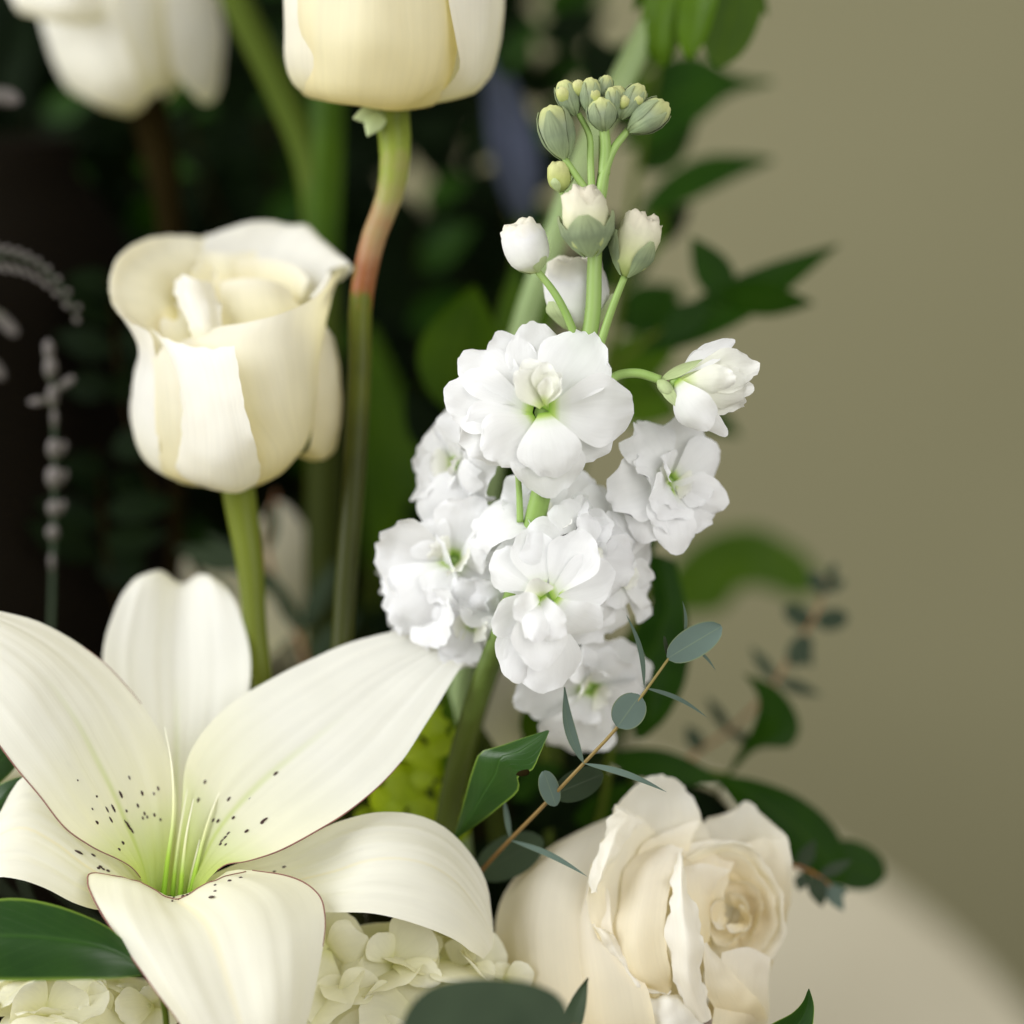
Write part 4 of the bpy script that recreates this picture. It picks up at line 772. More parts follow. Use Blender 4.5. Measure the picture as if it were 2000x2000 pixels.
# broad glossy leaf left of the lily, and the pointed one above it
leafthing('lily_leaf', 'broad glossy dark green leaf pushing out under the front lily petal', .585, 250, [(330, 2050, -20), (310, 1930, 0), (285, 1895, 10)], [14, 10, 8, 6], 'gstem', [
    dict(mat='leafgloss', rows=[[(278, 1906, 8), (284, 1896, 8), (286, 1886, 4)], [(220, 1912, 30), (232, 1862, 20), (222, 1818, -10)], [(130, 1914, 40), (140, 1845, 34), (130, 1775, -20)], [(40, 1916, 40), (40, 1850, 38), (40, 1754, -30)], [(-60, 1912, 30), (-60, 1850, 34), (-60, 1765, -30)], [(-160, 1890, 10), (-165, 1850, 20), (-160, 1800, -20)], [(-230, 1850, 0), (-235, 1845, 0), (-230, 1840, 0)]])])
leafthing('lily_leaf', 'pointed leaf with a bluish sheen half hidden by the left lily petals', .612, 120, [(120, 2050, -60), (-20, 1800, -60), (-90, 1640, -40)], [12, 12, 10, 7], 'gstem', [
    dict(mat='leafgloss', rows=[[(-110, 1660, -20), (-100, 1668, -18), (-90, 1676, -20)], [(-60, 1560, -20), (-40, 1600, -10), (-20, 1640, -20)], [(-10, 1536, -20), (0, 1562, 0), (4, 1606, -10)], [(30, 1520, -20), (30, 1534, -10), (28, 1556, -20)], [(66, 1512, -24), (68, 1514, -22), (66, 1516, -24)]]),
    dict(mat='leafgloss', rows=[[(-90, 1600, -60), (-84, 1606, -60), (-78, 1612, -60)], [(-40, 1470, -60), (-20, 1500, -56), (0, 1530, -60)], [(10, 1440, -64), (20, 1470, -60), (30, 1500, -64)], [(60, 1440, -70), (62, 1444, -70), (62, 1448, -70)]])])
# a second lily petal peeping at the left edge
l2 = Th('lily', 'second lily showing only one white petal behind the speckled lily', 'flower', anchor(100, .64), .64)
tube('stem', l2, M['gstem'], [anchor(100, .64), (60, 2000, -60), (-110, 1700, -40), (-130, 1580, -20)], [16, 16, 14, 20])
patch('petal', [[(-150, 1590, 0), (-146, 1600, 0), (-140, 1612, 0)], [(-80, 1500, 0), (-70, 1545, 20), (-60, 1590, 0)], [(-10, 1488, 0), (-5, 1520, 20), (0, 1560, 0)], [(40, 1500, -4), (44, 1515, 0), (44, 1530, -4)], [(64, 1520, -10), (65, 1522, -10), (66, 1524, -10)]], l2, M['lily_plain'])
patch('petal', [[(-150, 1590, 0), (-146, 1600, 0), (-140, 1612, 0)], [(-200, 1500, 0), (-230, 1545, 20), (-220, 1590, 0)], [(-300, 1488, 0), (-305, 1520, 20), (-300, 1560, 0)], [(-364, 1520, -10), (-365, 1522, -10), (-366, 1524, -10)]], l2, M['lily_plain'])

# sharp dark leaf between lily and rose
th = leafthing('salal_leaf', 'glossy pointed dark green leaf with a nibbled brown notch between lily and eucalyptus', .602, 900, [(850, 1950, -300), (862, 1750, -230), (880, 1670, -170), (889, 1638, -150)], [8, 8, 7, 5, 4], 'gstem', [
    dict(mat='leafgloss', amp=1.5, rows=[[(884, 1640, -150), (888, 1638, -148), (892, 1638, -150)], [(898, 1596, -128), (915, 1600, -112), (936, 1607, -118)], [(910, 1548, -104), (944, 1550, -80), (975, 1577, -80)], [(924, 1500, -82), (968, 1506, -50), (1014, 1540, -44)], [(938, 1470, -66), (985, 1484, -30), (1012, 1516, -22)], [(975, 1457, -54), (1008, 1470, -24), (1038, 1506, -14)], [(1024, 1440, -40), (1040, 1450, -22), (1055, 1472, -14)], [(1068, 1426, -26), (1070, 1426, -24), (1073, 1428, -22)]])])
egg('notch', th, M['shadestem'], (1008, 1513, -20), (1034, 1507, -14), 13, n=10, m=8, flat=.4, crinkle=.3)

# eucalyptus sprig in focus
leafthing('eucalyptus_sprig', 'thin eucalyptus sprig with small round blue green leaves in front of the stock', .602, 980,
    [(860, 1960, -300), (885, 1820, -290), (910, 1738, -240), (948, 1692, -180), (1063, 1572, -50), (1142, 1489, -6), (1208, 1418, 4), (1252, 1361, 6), (1306, 1286, 6)], [5, 5, 5, 5, 5, 4.6, 4.2, 3.8, 3.4, 2.6], 'twig', [
    ((1304, 1286, 8), (1409, 1223, 10), 62, 'euc', dict(shape='oval', n=(.1, -.2, 1), cup=.05)),
    ((1304, 1284, -2), (1298, 1242, -20), 22, 'eucdark', dict(shape='oval', n=(1, 0, .5))),
    ((1336, 1246, -4), (1333, 1174, -6), 15, 'euc', dict(n=(1, 0, .5), bend=.08)),
    ((1350, 1262, -6), (1398, 1310, -8), 14, 'euc', dict(n=(.4, -1, .5), bend=.08)),
    ((1258, 1343, 6), (1223, 1200, 10), 18, 'euc', dict(n=(1, .1, .7), bend=.09)),
    ((1258, 1343, 6), (1382, 1402, -14), 17, 'euc', dict(n=(.2, -1, .7), bend=.08)),
    ((1250, 1358, 8), (1206, 1420, 14), 66, 'euc', dict(shape='oval', n=(.1, 0, 1), cup=.03)),
    ((1140, 1491, 2), (1101, 1342, -6), 34, 'euc', dict(n=(1, .1, .9), bend=-.10, cup=.1)),
    ((1140, 1491, 2), (1302, 1547, 20), 20, 'euc', dict(n=(.1, -1, .9), bend=.06)),
    ((1086, 1574, -30), (1062, 1506, -10), 44, 'euc', dict(shape='oval', n=(.5, 0, 1), cup=-.06)),
    ((1082, 1552, -44), (1178, 1512, -80), 66, 'eucdark', dict(shape='oval', n=(.1, .4, 1))),
    ((997, 1641, -112), (1147, 1712, 0), 18, 'euc', dict(n=(.1, -1, .9), bend=.05)),
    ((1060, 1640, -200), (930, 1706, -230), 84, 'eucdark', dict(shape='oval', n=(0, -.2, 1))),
    ((997, 1640, -112), (984, 1556, -130), 20, 'euc', dict(n=(1, 0, .8)))])
# broad eucalyptus leaf nearest the lower edge, with its small neighbour
leafthing('eucalyptus_sprig', 'broad soft grey green eucalyptus leaf in front of the hydrangea', .545, 980, [(1180, 2240, -60), (1150, 2100, -10), (1120, 2006, 0)], [9, 8, 6, 4], 'twigbrown', [
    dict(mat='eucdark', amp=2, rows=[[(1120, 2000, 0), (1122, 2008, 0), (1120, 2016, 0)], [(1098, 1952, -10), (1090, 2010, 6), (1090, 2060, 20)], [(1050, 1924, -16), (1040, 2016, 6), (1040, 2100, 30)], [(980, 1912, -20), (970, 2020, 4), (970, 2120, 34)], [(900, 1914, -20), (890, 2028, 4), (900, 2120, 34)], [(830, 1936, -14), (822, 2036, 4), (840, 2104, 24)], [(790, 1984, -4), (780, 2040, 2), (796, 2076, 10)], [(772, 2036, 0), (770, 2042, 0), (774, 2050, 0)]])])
leafthing('eucalyptus_sprig', 'single small upright eucalyptus leaf at the foot of the peach rose', .585, 1120, [(1120, 2200, -30), (1112, 2040, 0)], [6, 5, 3], 'twigbrown', [((1112, 2040, 0), (1150, 1910, 6), 44, 'eucdark', dict(n=(-.6, 0, 1), cup=.12, bend=.05))])
leafthing('ruscus_leaf', 'pointed dark leaf with yellow edge at the foot of the peach rose beside the table', .60, 1500, [(1400, 2300, -60), (1470, 2080, -10), (1490, 2040, 0)], [9, 8, 6, 4], 'gstem', [
    dict(mat='leafgloss', rows=[[(1470, 2050, 0), (1484, 2056, 0), (1500, 2060, 0)], [(1504, 2002, 6), (1540, 2020, -6), (1575, 2040, 0)], [(1548, 1978, 8), (1566, 1990, -6), (1588, 2000, 0)], [(1568, 1957, 6), (1578, 1962, -4), (1590, 1964, 0)], [(1579, 1931, 0), (1580, 1931, 0), (1581, 1932, 0)]])])

# ---------------------------------------------------------------- leaves right of the stock
leafthing('holly_branch', 'dark spiny leaf hanging directly behind the eucalyptus tip and the stock', .668, 1200, [(1120, 1800, -60), (1180, 1560, -40), (1215, 1300, -20), (1290, 1100, -20)], [10, 9, 8, 6, 5], 'gstem', [
    dict(mat='leafdark', rows=[[(1262, 1080, -10), (1290, 1085, 0), (1318, 1095, -10)], [(1268, 1150, -16), (1300, 1155, 0), (1336, 1165, -10)], [(1270, 1186, -20), (1305, 1190, 0), (1342, 1200, -10)], [(1236, 1214, -20), (1300, 1225, 0), (1346, 1240, -16)], [(1216, 1250, -20), (1290, 1262, 0), (1348, 1275, -20)], [(1172, 1282, -30), (1280, 1295, 0), (1344, 1305, -20)], [(1216, 1300, -20), (1276, 1330, 0), (1338, 1335, -20)], [(1232, 1350, -20), (1274, 1370, 0), (1322, 1370, -20)], [(1240, 1400, -14), (1266, 1410, 0), (1296, 1410, -14)], [(1242, 1444, -10), (1250, 1444, -6), (1262, 1438, -10)]]),
    ((1250, 1000, -60), (1230, 1120, -30), 90, 'leafdark', {})])
leafthing('pittosporum_branch', 'large soft green leaf far behind the stock against the wall', .86, 1300, [(1150, 1700, -60), (1200, 1400, -20), (1290, 1180, 0)], [12, 11, 10, 6], 'gstem', [
    dict(mat='leafmid', rows=[[(1270, 1195, 0), (1275, 1180, 0), (1275, 1165, 0)], [(1340, 1200, 10), (1340, 1140, 0), (1340, 1075, -10)], [(1412, 1190, 14), (1416, 1130, 0), (1416, 1034, -10)], [(1448, 1148, 10), (1470, 1100, 0), (1480, 1030, -10)], [(1500, 1150, 0), (1520, 1110, -6), (1540, 1060, -10)], [(1560, 1170, -4), (1572, 1140, -6), (1584, 1096, -10)], [(1592, 1160, -10), (1596, 1150, -10), (1602, 1130, -12)]])])
leafthing('ruscus_branch', 'curled olive green leaf standing alone against the wall above the peach rose', .684, 1300, [(1300, 1800, -40), (1370, 1600, -20), (1412, 1530, -6), (1426, 1506, 0)], [9, 8, 8, 6, 5], 'gstem', [
    dict(mat='leafdark', rows=[[(1420, 1512, 0), (1425, 1510, 2), (1432, 1506, 0)], [(1446, 1462, 14), (1458, 1466, 0), (1482, 1462, -10)], [(1470, 1420, 26), (1500, 1440, -10), (1546, 1456, -20)], [(1481, 1385, 30), (1520, 1410, -14), (1562, 1418, -30)], [(1480, 1362, 26), (1510, 1375, -10), (1546, 1376, -34)], [(1468, 1336, 16), (1490, 1342, -4), (1512, 1340, -20)], [(1452, 1314, 4), (1454, 1314, 0), (1457, 1316, -4)]])])
leafthing('ruscus_branch', 'long dark leaves arching behind the peach rose toward the table edge', .672, 1250, [(1240, 1800, -60), (1210, 1600, -40), (1260, 1500, -20), (1420, 1515, -20)], [10, 10, 9, 8, 5], 'gstem', [
    dict(mat='leafdark', rows=[[(1400, 1524, -10), (1404, 1518, -8), (1410, 1512, -10)], [(1440, 1580, 0), (1460, 1550, 4), (1480, 1524, -14)], [(1500, 1640, 6), (1530, 1600, 6), (1560, 1556, -18)], [(1560, 1700, 6), (1590, 1650, 4), (1622, 1608, -18)], [(1600, 1730, 0), (1626, 1690, 0), (1650, 1660, -14)], [(1640, 1730, -10), (1650, 1720, -10), (1660, 1710, -12)]]),
    ((1600, 1668, -30), (1728, 1712, -36), 96, 'leafdark', dict(shape='oval', n=(0, -.2, 1))),
    ((1180, 1480, -10), (1420, 1530, -10), 74, 'leafdark', dict(n=(0, -.4, 1), bend=.06)), ((1120, 1600, -20), (1360, 1560, -30), 110, 'leafdark', dict(n=(0, .2, 1))),
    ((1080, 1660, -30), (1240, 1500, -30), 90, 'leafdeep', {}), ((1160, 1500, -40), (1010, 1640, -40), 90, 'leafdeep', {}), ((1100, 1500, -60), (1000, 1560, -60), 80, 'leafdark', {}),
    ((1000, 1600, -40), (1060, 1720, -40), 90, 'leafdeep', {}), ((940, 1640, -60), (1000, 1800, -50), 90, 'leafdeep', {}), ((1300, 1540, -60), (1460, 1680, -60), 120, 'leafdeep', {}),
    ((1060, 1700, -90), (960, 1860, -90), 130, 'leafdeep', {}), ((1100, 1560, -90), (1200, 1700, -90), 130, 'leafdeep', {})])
leafthing('brown_tipped_sprig', 'small withered sprig with orange twig at the right of the peach rose', .655, 1400, [(1380, 2000, -60), (1480, 1760, -20), (1545, 1690, 0), (1600, 1712, 6), (1640, 1746, 8)], [8, 7, 6, 6, 5, 2], 'twigbrown', [
    ((1560, 1700, 0), (1592, 1640, 10), 34, 'eucdark', {}), ((1600, 1712, 4), (1664, 1680, 6), 26, 'eucdark', {}), ((1590, 1708, 4), (1606, 1772, 16), 40, 'eucdark', dict(bend=.1)), ((1612, 1722, 4), (1648, 1780, 10), 34, 'euc', dict(bend=.1)),
    ((1570, 1706, 4), (1560, 1740, 10), 30, 'eucdark', {}), ((1625, 1735, 4), (1655, 1745, 10), 22, 'euc', {})])
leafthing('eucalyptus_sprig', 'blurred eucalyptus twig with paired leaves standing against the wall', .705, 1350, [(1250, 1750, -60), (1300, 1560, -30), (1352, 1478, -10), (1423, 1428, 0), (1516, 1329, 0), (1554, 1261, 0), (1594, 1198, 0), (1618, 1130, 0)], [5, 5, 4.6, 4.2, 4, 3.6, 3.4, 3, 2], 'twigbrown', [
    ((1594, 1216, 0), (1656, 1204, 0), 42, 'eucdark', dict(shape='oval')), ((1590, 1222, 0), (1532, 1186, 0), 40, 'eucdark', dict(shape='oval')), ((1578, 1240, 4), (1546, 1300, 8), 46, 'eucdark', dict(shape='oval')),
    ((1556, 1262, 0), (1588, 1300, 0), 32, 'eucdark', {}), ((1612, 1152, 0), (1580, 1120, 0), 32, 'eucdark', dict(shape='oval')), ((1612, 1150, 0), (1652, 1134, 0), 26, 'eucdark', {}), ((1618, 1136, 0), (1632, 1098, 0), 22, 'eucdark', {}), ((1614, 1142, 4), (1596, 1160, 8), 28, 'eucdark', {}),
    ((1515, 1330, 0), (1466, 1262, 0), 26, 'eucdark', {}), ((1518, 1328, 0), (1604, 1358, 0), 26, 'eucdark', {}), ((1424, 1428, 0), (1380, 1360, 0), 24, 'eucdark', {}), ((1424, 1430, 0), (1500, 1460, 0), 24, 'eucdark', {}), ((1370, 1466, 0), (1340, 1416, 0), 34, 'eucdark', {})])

# ---------------------------------------------------------------- upper right: pale stem with green leaves, blurred leaves behind
leafthing('snapdragon_stem', 'thick pale green stem crowned by bright curled leaves behind the stock buds', .672, 1000, [(900, 1700, -40), (930, 1100, -30), (1010, 680, -20), (1040, 580, -16), (1083, 466, -10), (1140, 310, -4), (1228, 130, 0), (1290, 10, 4), (1330, -90, 6)], [24, 24, 24, 24, 24, 24, 24, 25, 26, 24], 'palestem', [
    dict(mat='leafbright', rows=[[(1300, -60, 10), (1320, -60, 14), (1350, -60, 10)], [(1262, -10, 16), (1305, -10, 30), (1350, -10, 14)], [(1252, 50, 20), (1294, 50, 40), (1336, 50, 16)], [(1262, 100, 20), (1290, 104, 36), (1320, 100, 16)], [(1284, 128, 14), (1292, 130, 18), (1300, 128, 12)]]),
    ((1380, -60, 30), (1352, 118, 60), 84, 'leafbright', dict(n=(-.5, 0, 1), cup=.2, shape='strap')), ((1450, -60, 6), (1402, 132, 10), 120, 'leafmid', dict(n=(.2, 0, 1), shape='strap')), ((1290, -70, -10), (1236, 24, 0), 40, 'leafmid', {}), ((1420, -80, -20), (1500, 30, -30), 60, 'leafmid', {})])
leafthing('maple_leafed_branch', 'dark blurred leaves on a branch behind the stock buds against the wall', .752, 1200, [(1080, 1500, -40), (1130, 900, -20), (1200, 640, -10), (1230, 420, 0), (1260, 240, 0), (1300, 40, 0)], [12, 11, 11, 10, 10, 8, 6], 'gstem', [
    dict(mat='leafdark', rows=[[(1200, 290, 0), (1220, 270, 0), (1240, 240, 0)], [(1290, 282, 10), (1290, 220, 0), (1280, 130, -10)], [(1370, 232, 6), (1380, 180, 0), (1370, 110, -10)], [(1420, 190, 0), (1430, 168, 0), (1430, 144, -8)], [(1506, 164, 0), (1510, 160, 0), (1506, 156, 0)]]),
    dict(mat='leafdark', rows=[[(1240, 420, 0), (1246, 410, 0), (1250, 400, 0)], [(1310, 408, 10), (1305, 376, 0), (1300, 346, -8)], [(1390, 372, 8), (1390, 340, 0), (1380, 304, -8)], [(1450, 342, 2), (1455, 322, 0), (1450, 302, -6)], [(1508, 316, 0), (1510, 312, 0), (1508, 308, 0)]]),
    ((1210, 640, -10), (1330, 560, 0), 110, 'leafdark', {}), ((1180, 720, -10), (1320, 690, 0), 110, 'leafmid', {}), ((1150, 560, -40), (1290, 460, -30), 100, 'leafdark', {}), ((1230, 260, -20), (1150, 60, -30), 110, 'leafdeep', {}),
    ((1300, 100, -30), (1120, 140, -30), 70, 'leafdark', {}), ((1200, 420, -30), (1140, 560, -30), 90, 'leafdeep', {}), ((1190, 760, -30), (1330, 810, -20), 110, 'leafmid', {}), ((1330, 780, 20), (1446, 852, 40), 60, 'leafdark', {}), ((1260, 480, -20), (1350, 400, -20), 60, 'leafdeep', {}), ((1240, 330, -20), (1360, 240, -10), 90, 'leafdark', {}), ((1220, 600, -30), (1400, 640, -20), 80, 'leafdark', {}), ((1200, 220, -20), (1330, 150, -20), 90, 'leafmid', {}), ((1230, 520, -20), (1300, 400, -10), 70, 'leafmid', {})])
th = leafthing('oak_leafed_branch', 'lobed dark green leaf reaching out beside the white bud against the wall', .705, 1150, [(1060, 1500, -40), (1120, 900, -20), (1200, 720, -6), (1300, 640, 0)], [10, 9, 9, 8, 5], 'gstem', [])
for b, t, wd, op in (((1250, 690, 0), (1640, 478, -20), 92, dict(n=(0, -.3, 1), cup=.05)), ((1430, 590, 2), (1350, 462, 0), 78, {}), ((1400, 570, 4), (1590, 592, 10), 76, dict(n=(0, .4, 1), bend=.06)), ((1380, 590, 0), (1286, 672, 14), 64, {})):
    petal('leaf', th, M['leafdark'], b, t, wd, shape='leaf', **op)

# ---------------------------------------------------------------- stems and soft leaves between the roses
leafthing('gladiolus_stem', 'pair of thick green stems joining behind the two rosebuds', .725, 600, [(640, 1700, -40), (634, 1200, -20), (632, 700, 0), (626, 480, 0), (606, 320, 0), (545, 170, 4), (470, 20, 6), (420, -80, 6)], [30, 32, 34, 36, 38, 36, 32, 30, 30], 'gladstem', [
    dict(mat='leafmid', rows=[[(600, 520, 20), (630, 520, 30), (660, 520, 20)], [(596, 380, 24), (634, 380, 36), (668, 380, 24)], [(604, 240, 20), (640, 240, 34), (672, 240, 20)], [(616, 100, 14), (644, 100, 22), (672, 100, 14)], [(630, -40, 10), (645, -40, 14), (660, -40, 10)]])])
leafthing('camellia_branch', 'rounded mid green leaves left of the main stock floret', .70, 950, [(860, 1700, -60), (880, 1100, -40), (900, 860, -20), (880, 780, 0)], [12, 11, 10, 9, 7], 'gstem', [
    ((872, 800, 0), (925, 556, 10), 170, 'leafmid', dict(n=(.2, 0, 1), cup=.05)), ((980, 780, -10), (1010, 500, -20), 70, 'leafmid', dict(n=(.4, 0, 1))), ((1030, 720, -10), (1075, 520, -20), 60, 'leafmid', {}), ((930, 840, -30), (960, 640, -40), 110, 'leafdark', {}), ((880, 900, -30), (790, 760, -40), 90, 'leafdeep', {})])
leafthing('lily_leaf', 'broad olive green blade leaning behind the reddish rose stem', .80, 780, [(700, 1700, -30), (720, 1250, 0), (740, 1080, 0)], [16, 14, 12, 10], 'gstem', [
    dict(mat='leafmid', rows=[[(720, 1120, 0), (740, 1120, 6), (760, 1115, 0)], [(706, 1000, 0), (760, 1000, 20), (830, 990, 0)], [(700, 860, 0), (755, 860, 24), (815, 850, 0)], [(700, 740, 0), (735, 740, 20), (775, 740, 0)], [(706, 640, 0), (716, 638, 6), (728, 640, 0)]])])
bl = Th('delphinium_petal', 'pale blue grey petal glimpsed between the top rose and the stock buds', 'flower', anchor(1000, .76), .76)
tube('stem', bl, M['gstem'], [anchor(1000, .76), (960, 1500, -30), (980, 800, 0), (1020, 420, 0)], [8, 8, 7, 5])
patch('petal', [[(1010, 430, 0), (1022, 434, 4), (1036, 430, 0)], [(1000, 340, 0), (1030, 340, 12), (1058, 340, 0)], [(984, 240, 0), (1010, 240, 12), (1040, 240, 0)], [(966, 150, -6), (985, 150, 0), (1004, 150, -6)]], bl, M['blue'])
petal('petal', bl, M['blue'], (1010, 430, -10), (950, 90, -30), 60, shape='leaf')
# pale petals of a shaded flower low behind the rose stem
pl = Th('hydrangea', 'shaded pale flower low behind the green stem of the flared rosebud', 'flower', anchor(520, .735), .735)
tube('stem', pl, M['gstem'], [anchor(520, .735), (540, 1800, -30), (530, 1350, -10)], [16, 16, 16])
for b, t, wd, op in (((610, 1260, 0), (540, 980, 0), 120, dict(n=(.3, 0, 1))), ((530, 1240, 0), (510, 1010, 0), 70, {}), ((500, 1200, -10), (360, 1090, 0), 120, {}), ((520, 1280, 0), (560, 1160, 10), 90, {}), ((480, 1300, 0), (420, 1140, -10), 130, {}), ((600, 1300, 0), (620, 1180, 0), 80, {})):
    petal('petal', pl, M['pale'], b, t, wd, **op)
leafthing('eucalyptus_sprig', 'dim eucalyptus sprig crossing the shaded pale flower behind the rose stem', .722, 560, [(600, 1600, -20), (590, 1260, 0), (545, 1160, 4), (520, 1060, 6), (540, 960, 6)], [7, 7, 7, 6, 5, 3], 'twigbrown', [
    ((545, 1160, 6), (400, 1040, 10), 44, 'eucdark', {}), ((520, 1080, 8), (540, 980, 10), 30, 'eucdark', {}), ((590, 1240, 6), (520, 1110, 10), 34, 'eucdark', {}), ((470, 1110, 6), (340, 1070, 10), 50, 'eucdark', {}), ((460, 1180, 4), (390, 1130, 8), 40, 'eucdark', {}), ((600, 1290, 6), (700, 1200, 0), 50, 'eucdark', {}), ((590, 1230, 6), (660, 1090, 0), 44, 'eucdark', {})])
# bupleurum: yellow-green cluster between the lily petals
bu = Th('bupleurum', 'yellow green bupleurum cluster framed by the right lily petals', 'flower', anchor(830, .652), .652)
tube('stem', bu, M['gstem'], [anchor(830, .652), (850, 1850, -40), (845, 1620, -10), (840, 1540, 0)], [10, 10, 9, 8])
rg = random.Random(3)
for x, y, r in ((780, 1545, 44), (840, 1490, 46), (870, 1560, 44), (830, 1590, 40), (880, 1500, 40), (800, 1460, 34), (845, 1420, 36), (760, 1590, 36), (890, 1620, 36), (830, 1380, 30), (740, 1560, 30), (900, 1440, 26), (800, 1620, 40), (850, 1650, 40), (790, 1510, 30), (815, 1545, 30), (860, 1455, 30), (720, 1600, 34), (880, 1590, 30), (825, 1520, 26), (760, 1500, 30), (865, 1400, 28), (810, 1420, 30)):
    a = rg.uniform(0, 6.28); z = rg.uniform(-60, 40); r *= .82; dx, dy = math.cos(a) * r, math.sin(a) * r
    petal('bract', bu, M['bupl'], (x - dx, y - dy, z), (x + dx, y + dy, z + rg.uniform(-20, 20)), r * 1.9, shape='oval', n=(rg.uniform(-.5, .5), rg.uniform(-.6, .3), 1), cup=.12)
leafthing('stock_flower', 'green stock stalks in the gap under the florets beside the bupleurum', .655, 880, [(880, 1800, -30), (890, 1560, -10), (930, 1380, 0), (980, 1240, 0)], [20, 22, 24, 24, 22], 'gstem', [
    ((885, 1560, 10), (870, 1330, 10), 40, 'leafmid', {}), ((1040, 1460, -20), (1050, 1350, -10), 60, 'leafmid', {}), ((990, 1480, -40), (985, 1300, -40), 130, 'pale', dict(shape='round'))], cat='flower')

# ---------------------------------------------------------------- pale sprigs and the dark vessel at the left
def sprig(label, D, pts, buds, x):
    a = anchor(x, D); th = Th('lavender_sprig', label, 'foliage', a, D, 'pale sprigs before the dark vessel')
    tube('stem', th, M['eucdark'], [a] + pts, [5] * (len(pts) + 1), m=40, n=6)
    for b, t, wd in buds: egg('bud', th, M['lavender'], b, t, wd, n=10, m=8, crinkle=.2, seed=int(b[0]))
    return th
buds = []
for k in range(9):
    f = k / 8; x = -20 + 165 * f; y = 500 + 12 * f + 95 * f ** 2.6; ln = 28 * (1 - .35 * f)
    buds += [((x, y - 6, 4), (x + ln * .7, y - 8 - ln * .5 + 10 * f, 10), 13), ((x, y + 8, 4), (x + ln * .5, y + 10 + ln * .7, 10), 13)]
sprig('arching grey seed sprig with two rows of tiny buds over the dark vessel', .678, [(-60, 1500, -30), (-90, 800, 0), (-60, 560, 0), (-20, 500, 0), (60, 506, 0), (120, 560, 0), (146, 608, 0)], buds, 100)
buds = [((98, 715, 4), (94, 664, 6), 22), ((100, 745, 4), (98, 700, 8), 28), ((104, 800, 4), (102, 752, 8), 24), ((100, 780, 6), (56, 786, 10), 16), ((106, 765, 6), (146, 736, 10), 18), ((107, 840, 2), (106, 800, 4), 14),
        ((108, 900, 4), (104, 858, 8), 30), ((112, 895, 0), (128, 862, 4), 18), ((108, 958, 4), (104, 912, 8), 34), ((114, 950, 0), (130, 918, 4), 16), ((107, 1012, 4), (104, 978, 8), 28), ((112, 1008, 0), (126, 978, 4), 16), ((104, 1058, 4), (102, 1026, 6), 26), ((102, 1120, 2), (101, 1082, 2), 12)]
sprig('upright grey seed sprig with beaded buds against the dark vessel', .678, [(40, 1700, -30), (96, 1300, 0), (104, 1060, 0), (107, 860, 0), (98, 668, 0)], buds, 60)
buds = [((-20, 600, 6), (34, 654, 10), 26), ((-30, 690, 4), (6, 740, 8), 26), ((-40, 180, 0), (40, 195, 0), 36)]
sprig('loose pale petals on a thin stalk at the edge of the dark vessel', .69, [(-80, 1600, -20), (-60, 900, 0), (-30, 620, 0), (-40, 180, 0)], buds, 20)
dv_c = np.array([0., 0, 0]); pw = Wp(np.array([-40., 1000, 0]), .79)
dv = lathe('tall_vessel', [(.05, 0), (.06, .01), (.066, .12), (.068, .24), (.066, .32), (.060, .355), (.044, .385), (.036, .395), (.036, .405), (.030, .405), (.030, .35)], (pw[0], pw[1], TZ + .001), M['dark'])
dv['label'] = 'smooth dark brown upright vessel behind the pale sprigs'; dv['category'] = 'vase'

# ---------------------------------------------------------------- greenery filling the back of the arrangement
rg = random.Random(11)
def random_leaf(x, y, z, ln, wd, rgn):
    a = rgn.uniform(0, 6.28); d = np.array([math.cos(a), math.sin(a), rgn.uniform(-.5, .5)])
    p = np.array([x, y, z]); n = (rgn.uniform(-.8, .8), rgn.uniform(-.8, .8), 1)
    return petal_grid(p - d * ln / 2, p + d * ln / 2, wd, n=n, shape='leaf', bend=rgn.uniform(-.1, .1), cup=rgn.uniform(0, .12), nu=4, nv=6)
def right_limit(y):
    return np.interp(y, [-200, 0, 150, 300, 450, 600, 800, 1000, 1200, 1400, 1600, 2100], [1190, 1190, 1150, 1110, 1110, 1140, 1130, 1120, 1190, 1200, 1330, 1330])
gaps = ((1130, 80, 120), (860, 345, 85), (1230, 460, 90))
def foliage_mass(label, D, n, seed, mat, ln, wd):
    rgn = random.Random(seed); a = anchor(700, D); loc = Wp(np.array(a), D); V = []; F = []; UV = []; k = 0
    while k < n:
        x = rgn.uniform(-500, 1330); y = rgn.uniform(-350, 2050); l = rgn.uniform(*ln)
        if x > right_limit(y) - l * .3: continue
        if any((x - gx) ** 2 + (y - gy) ** 2 < (gr + wd) ** 2 for gx, gy, gr in gaps): continue
        G = random_leaf(x, y, rgn.uniform(-120, 120), l, l * rgn.uniform(.34, .48), rgn); b0 = len(V)
        V += list(Wp(G.reshape(-1, 3), D)); k += 1
        F += [(b0 + i * 4 + j, b0 + i * 4 + j + 1, b0 + (i + 1) * 4 + j + 1, b0 + (i + 1) * 4 + j) for i in range(5) for j in range(3)]
        UV += [(j / 3, i / 5) for i in range(6) for j in range(4)]
    o = mesh_obj('dark_foliage', V, F, M[mat], None, loc, UV); o['kind'] = 'stuff'; o['label'] = label; o['category'] = 'foliage'
    return o
foliage_mass('dense dark greenery filling the back of the bouquet', .93, 900, 5, 'leafdeep', (220, 420), 40)
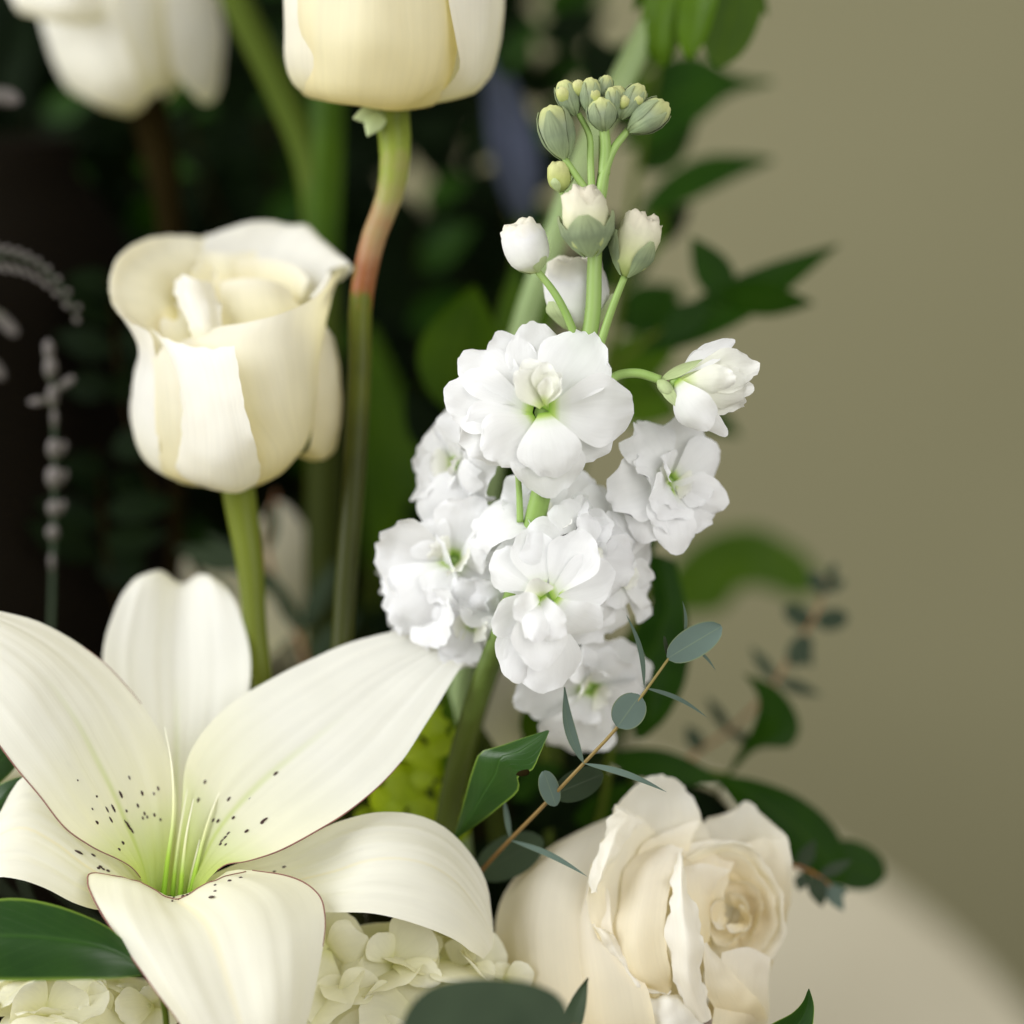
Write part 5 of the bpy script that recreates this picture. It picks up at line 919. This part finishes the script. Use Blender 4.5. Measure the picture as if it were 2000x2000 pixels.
# single branches in front of it
spots = [(250, 300, .80), (120, 700, .84), (420, 700, .82), (900, 250, .84), (980, 420, .83), (800, 500, .82), (300, 900, .82), (560, 760, .82), (760, 900, .86), (880, 1150, .80), (700, 1300, .78), (520, 300, .85), (60, 330, .83), (330, 60, .84), (480, 80, .85), (1030, 120, .84), (950, 820, .83), (60, 1250, .78), (1000, 1350, .80), (1100, 1550, .78), (215, 640, .72), (190, 980, .72)]
WHERE = ['behind the high soft white rose', 'beside the dark vessel under the high white rose', 'behind the rim of the flared rosebud', 'right of the top rosebud', 'left of the stock bud cluster', 'between the bent reddish stem and the stock buds', 'below the flared rosebud at its left', 'between the flared rosebud and the reddish stem', 'under the olive blade behind the stems', 'left of the lowest stock florets', 'above the right lily petal', 'behind the pair of thick green stems', 'over the shoulder of the dark vessel', 'between the high white rose and the top rosebud', 'left of the thick green stem pair, near its upper end', 'above the blue grey petal', 'beneath the rounded mid green leaves', 'above the left lily petal before the dark vessel', 'below the stock beside the bupleurum', 'behind the eucalyptus twig above the peach rose', 'between the dark vessel and the flared rosebud', 'between the dark vessel and the stem of the flared rosebud']
for k, (x, y, D) in enumerate(spots):
    a = anchor(x, D); rgk = random.Random(100 + k)
    th = Th('greenery_branch', 'dark leafy branch ' + WHERE[k], 'foliage', a, D, 'dark leafy branches behind the flowers')
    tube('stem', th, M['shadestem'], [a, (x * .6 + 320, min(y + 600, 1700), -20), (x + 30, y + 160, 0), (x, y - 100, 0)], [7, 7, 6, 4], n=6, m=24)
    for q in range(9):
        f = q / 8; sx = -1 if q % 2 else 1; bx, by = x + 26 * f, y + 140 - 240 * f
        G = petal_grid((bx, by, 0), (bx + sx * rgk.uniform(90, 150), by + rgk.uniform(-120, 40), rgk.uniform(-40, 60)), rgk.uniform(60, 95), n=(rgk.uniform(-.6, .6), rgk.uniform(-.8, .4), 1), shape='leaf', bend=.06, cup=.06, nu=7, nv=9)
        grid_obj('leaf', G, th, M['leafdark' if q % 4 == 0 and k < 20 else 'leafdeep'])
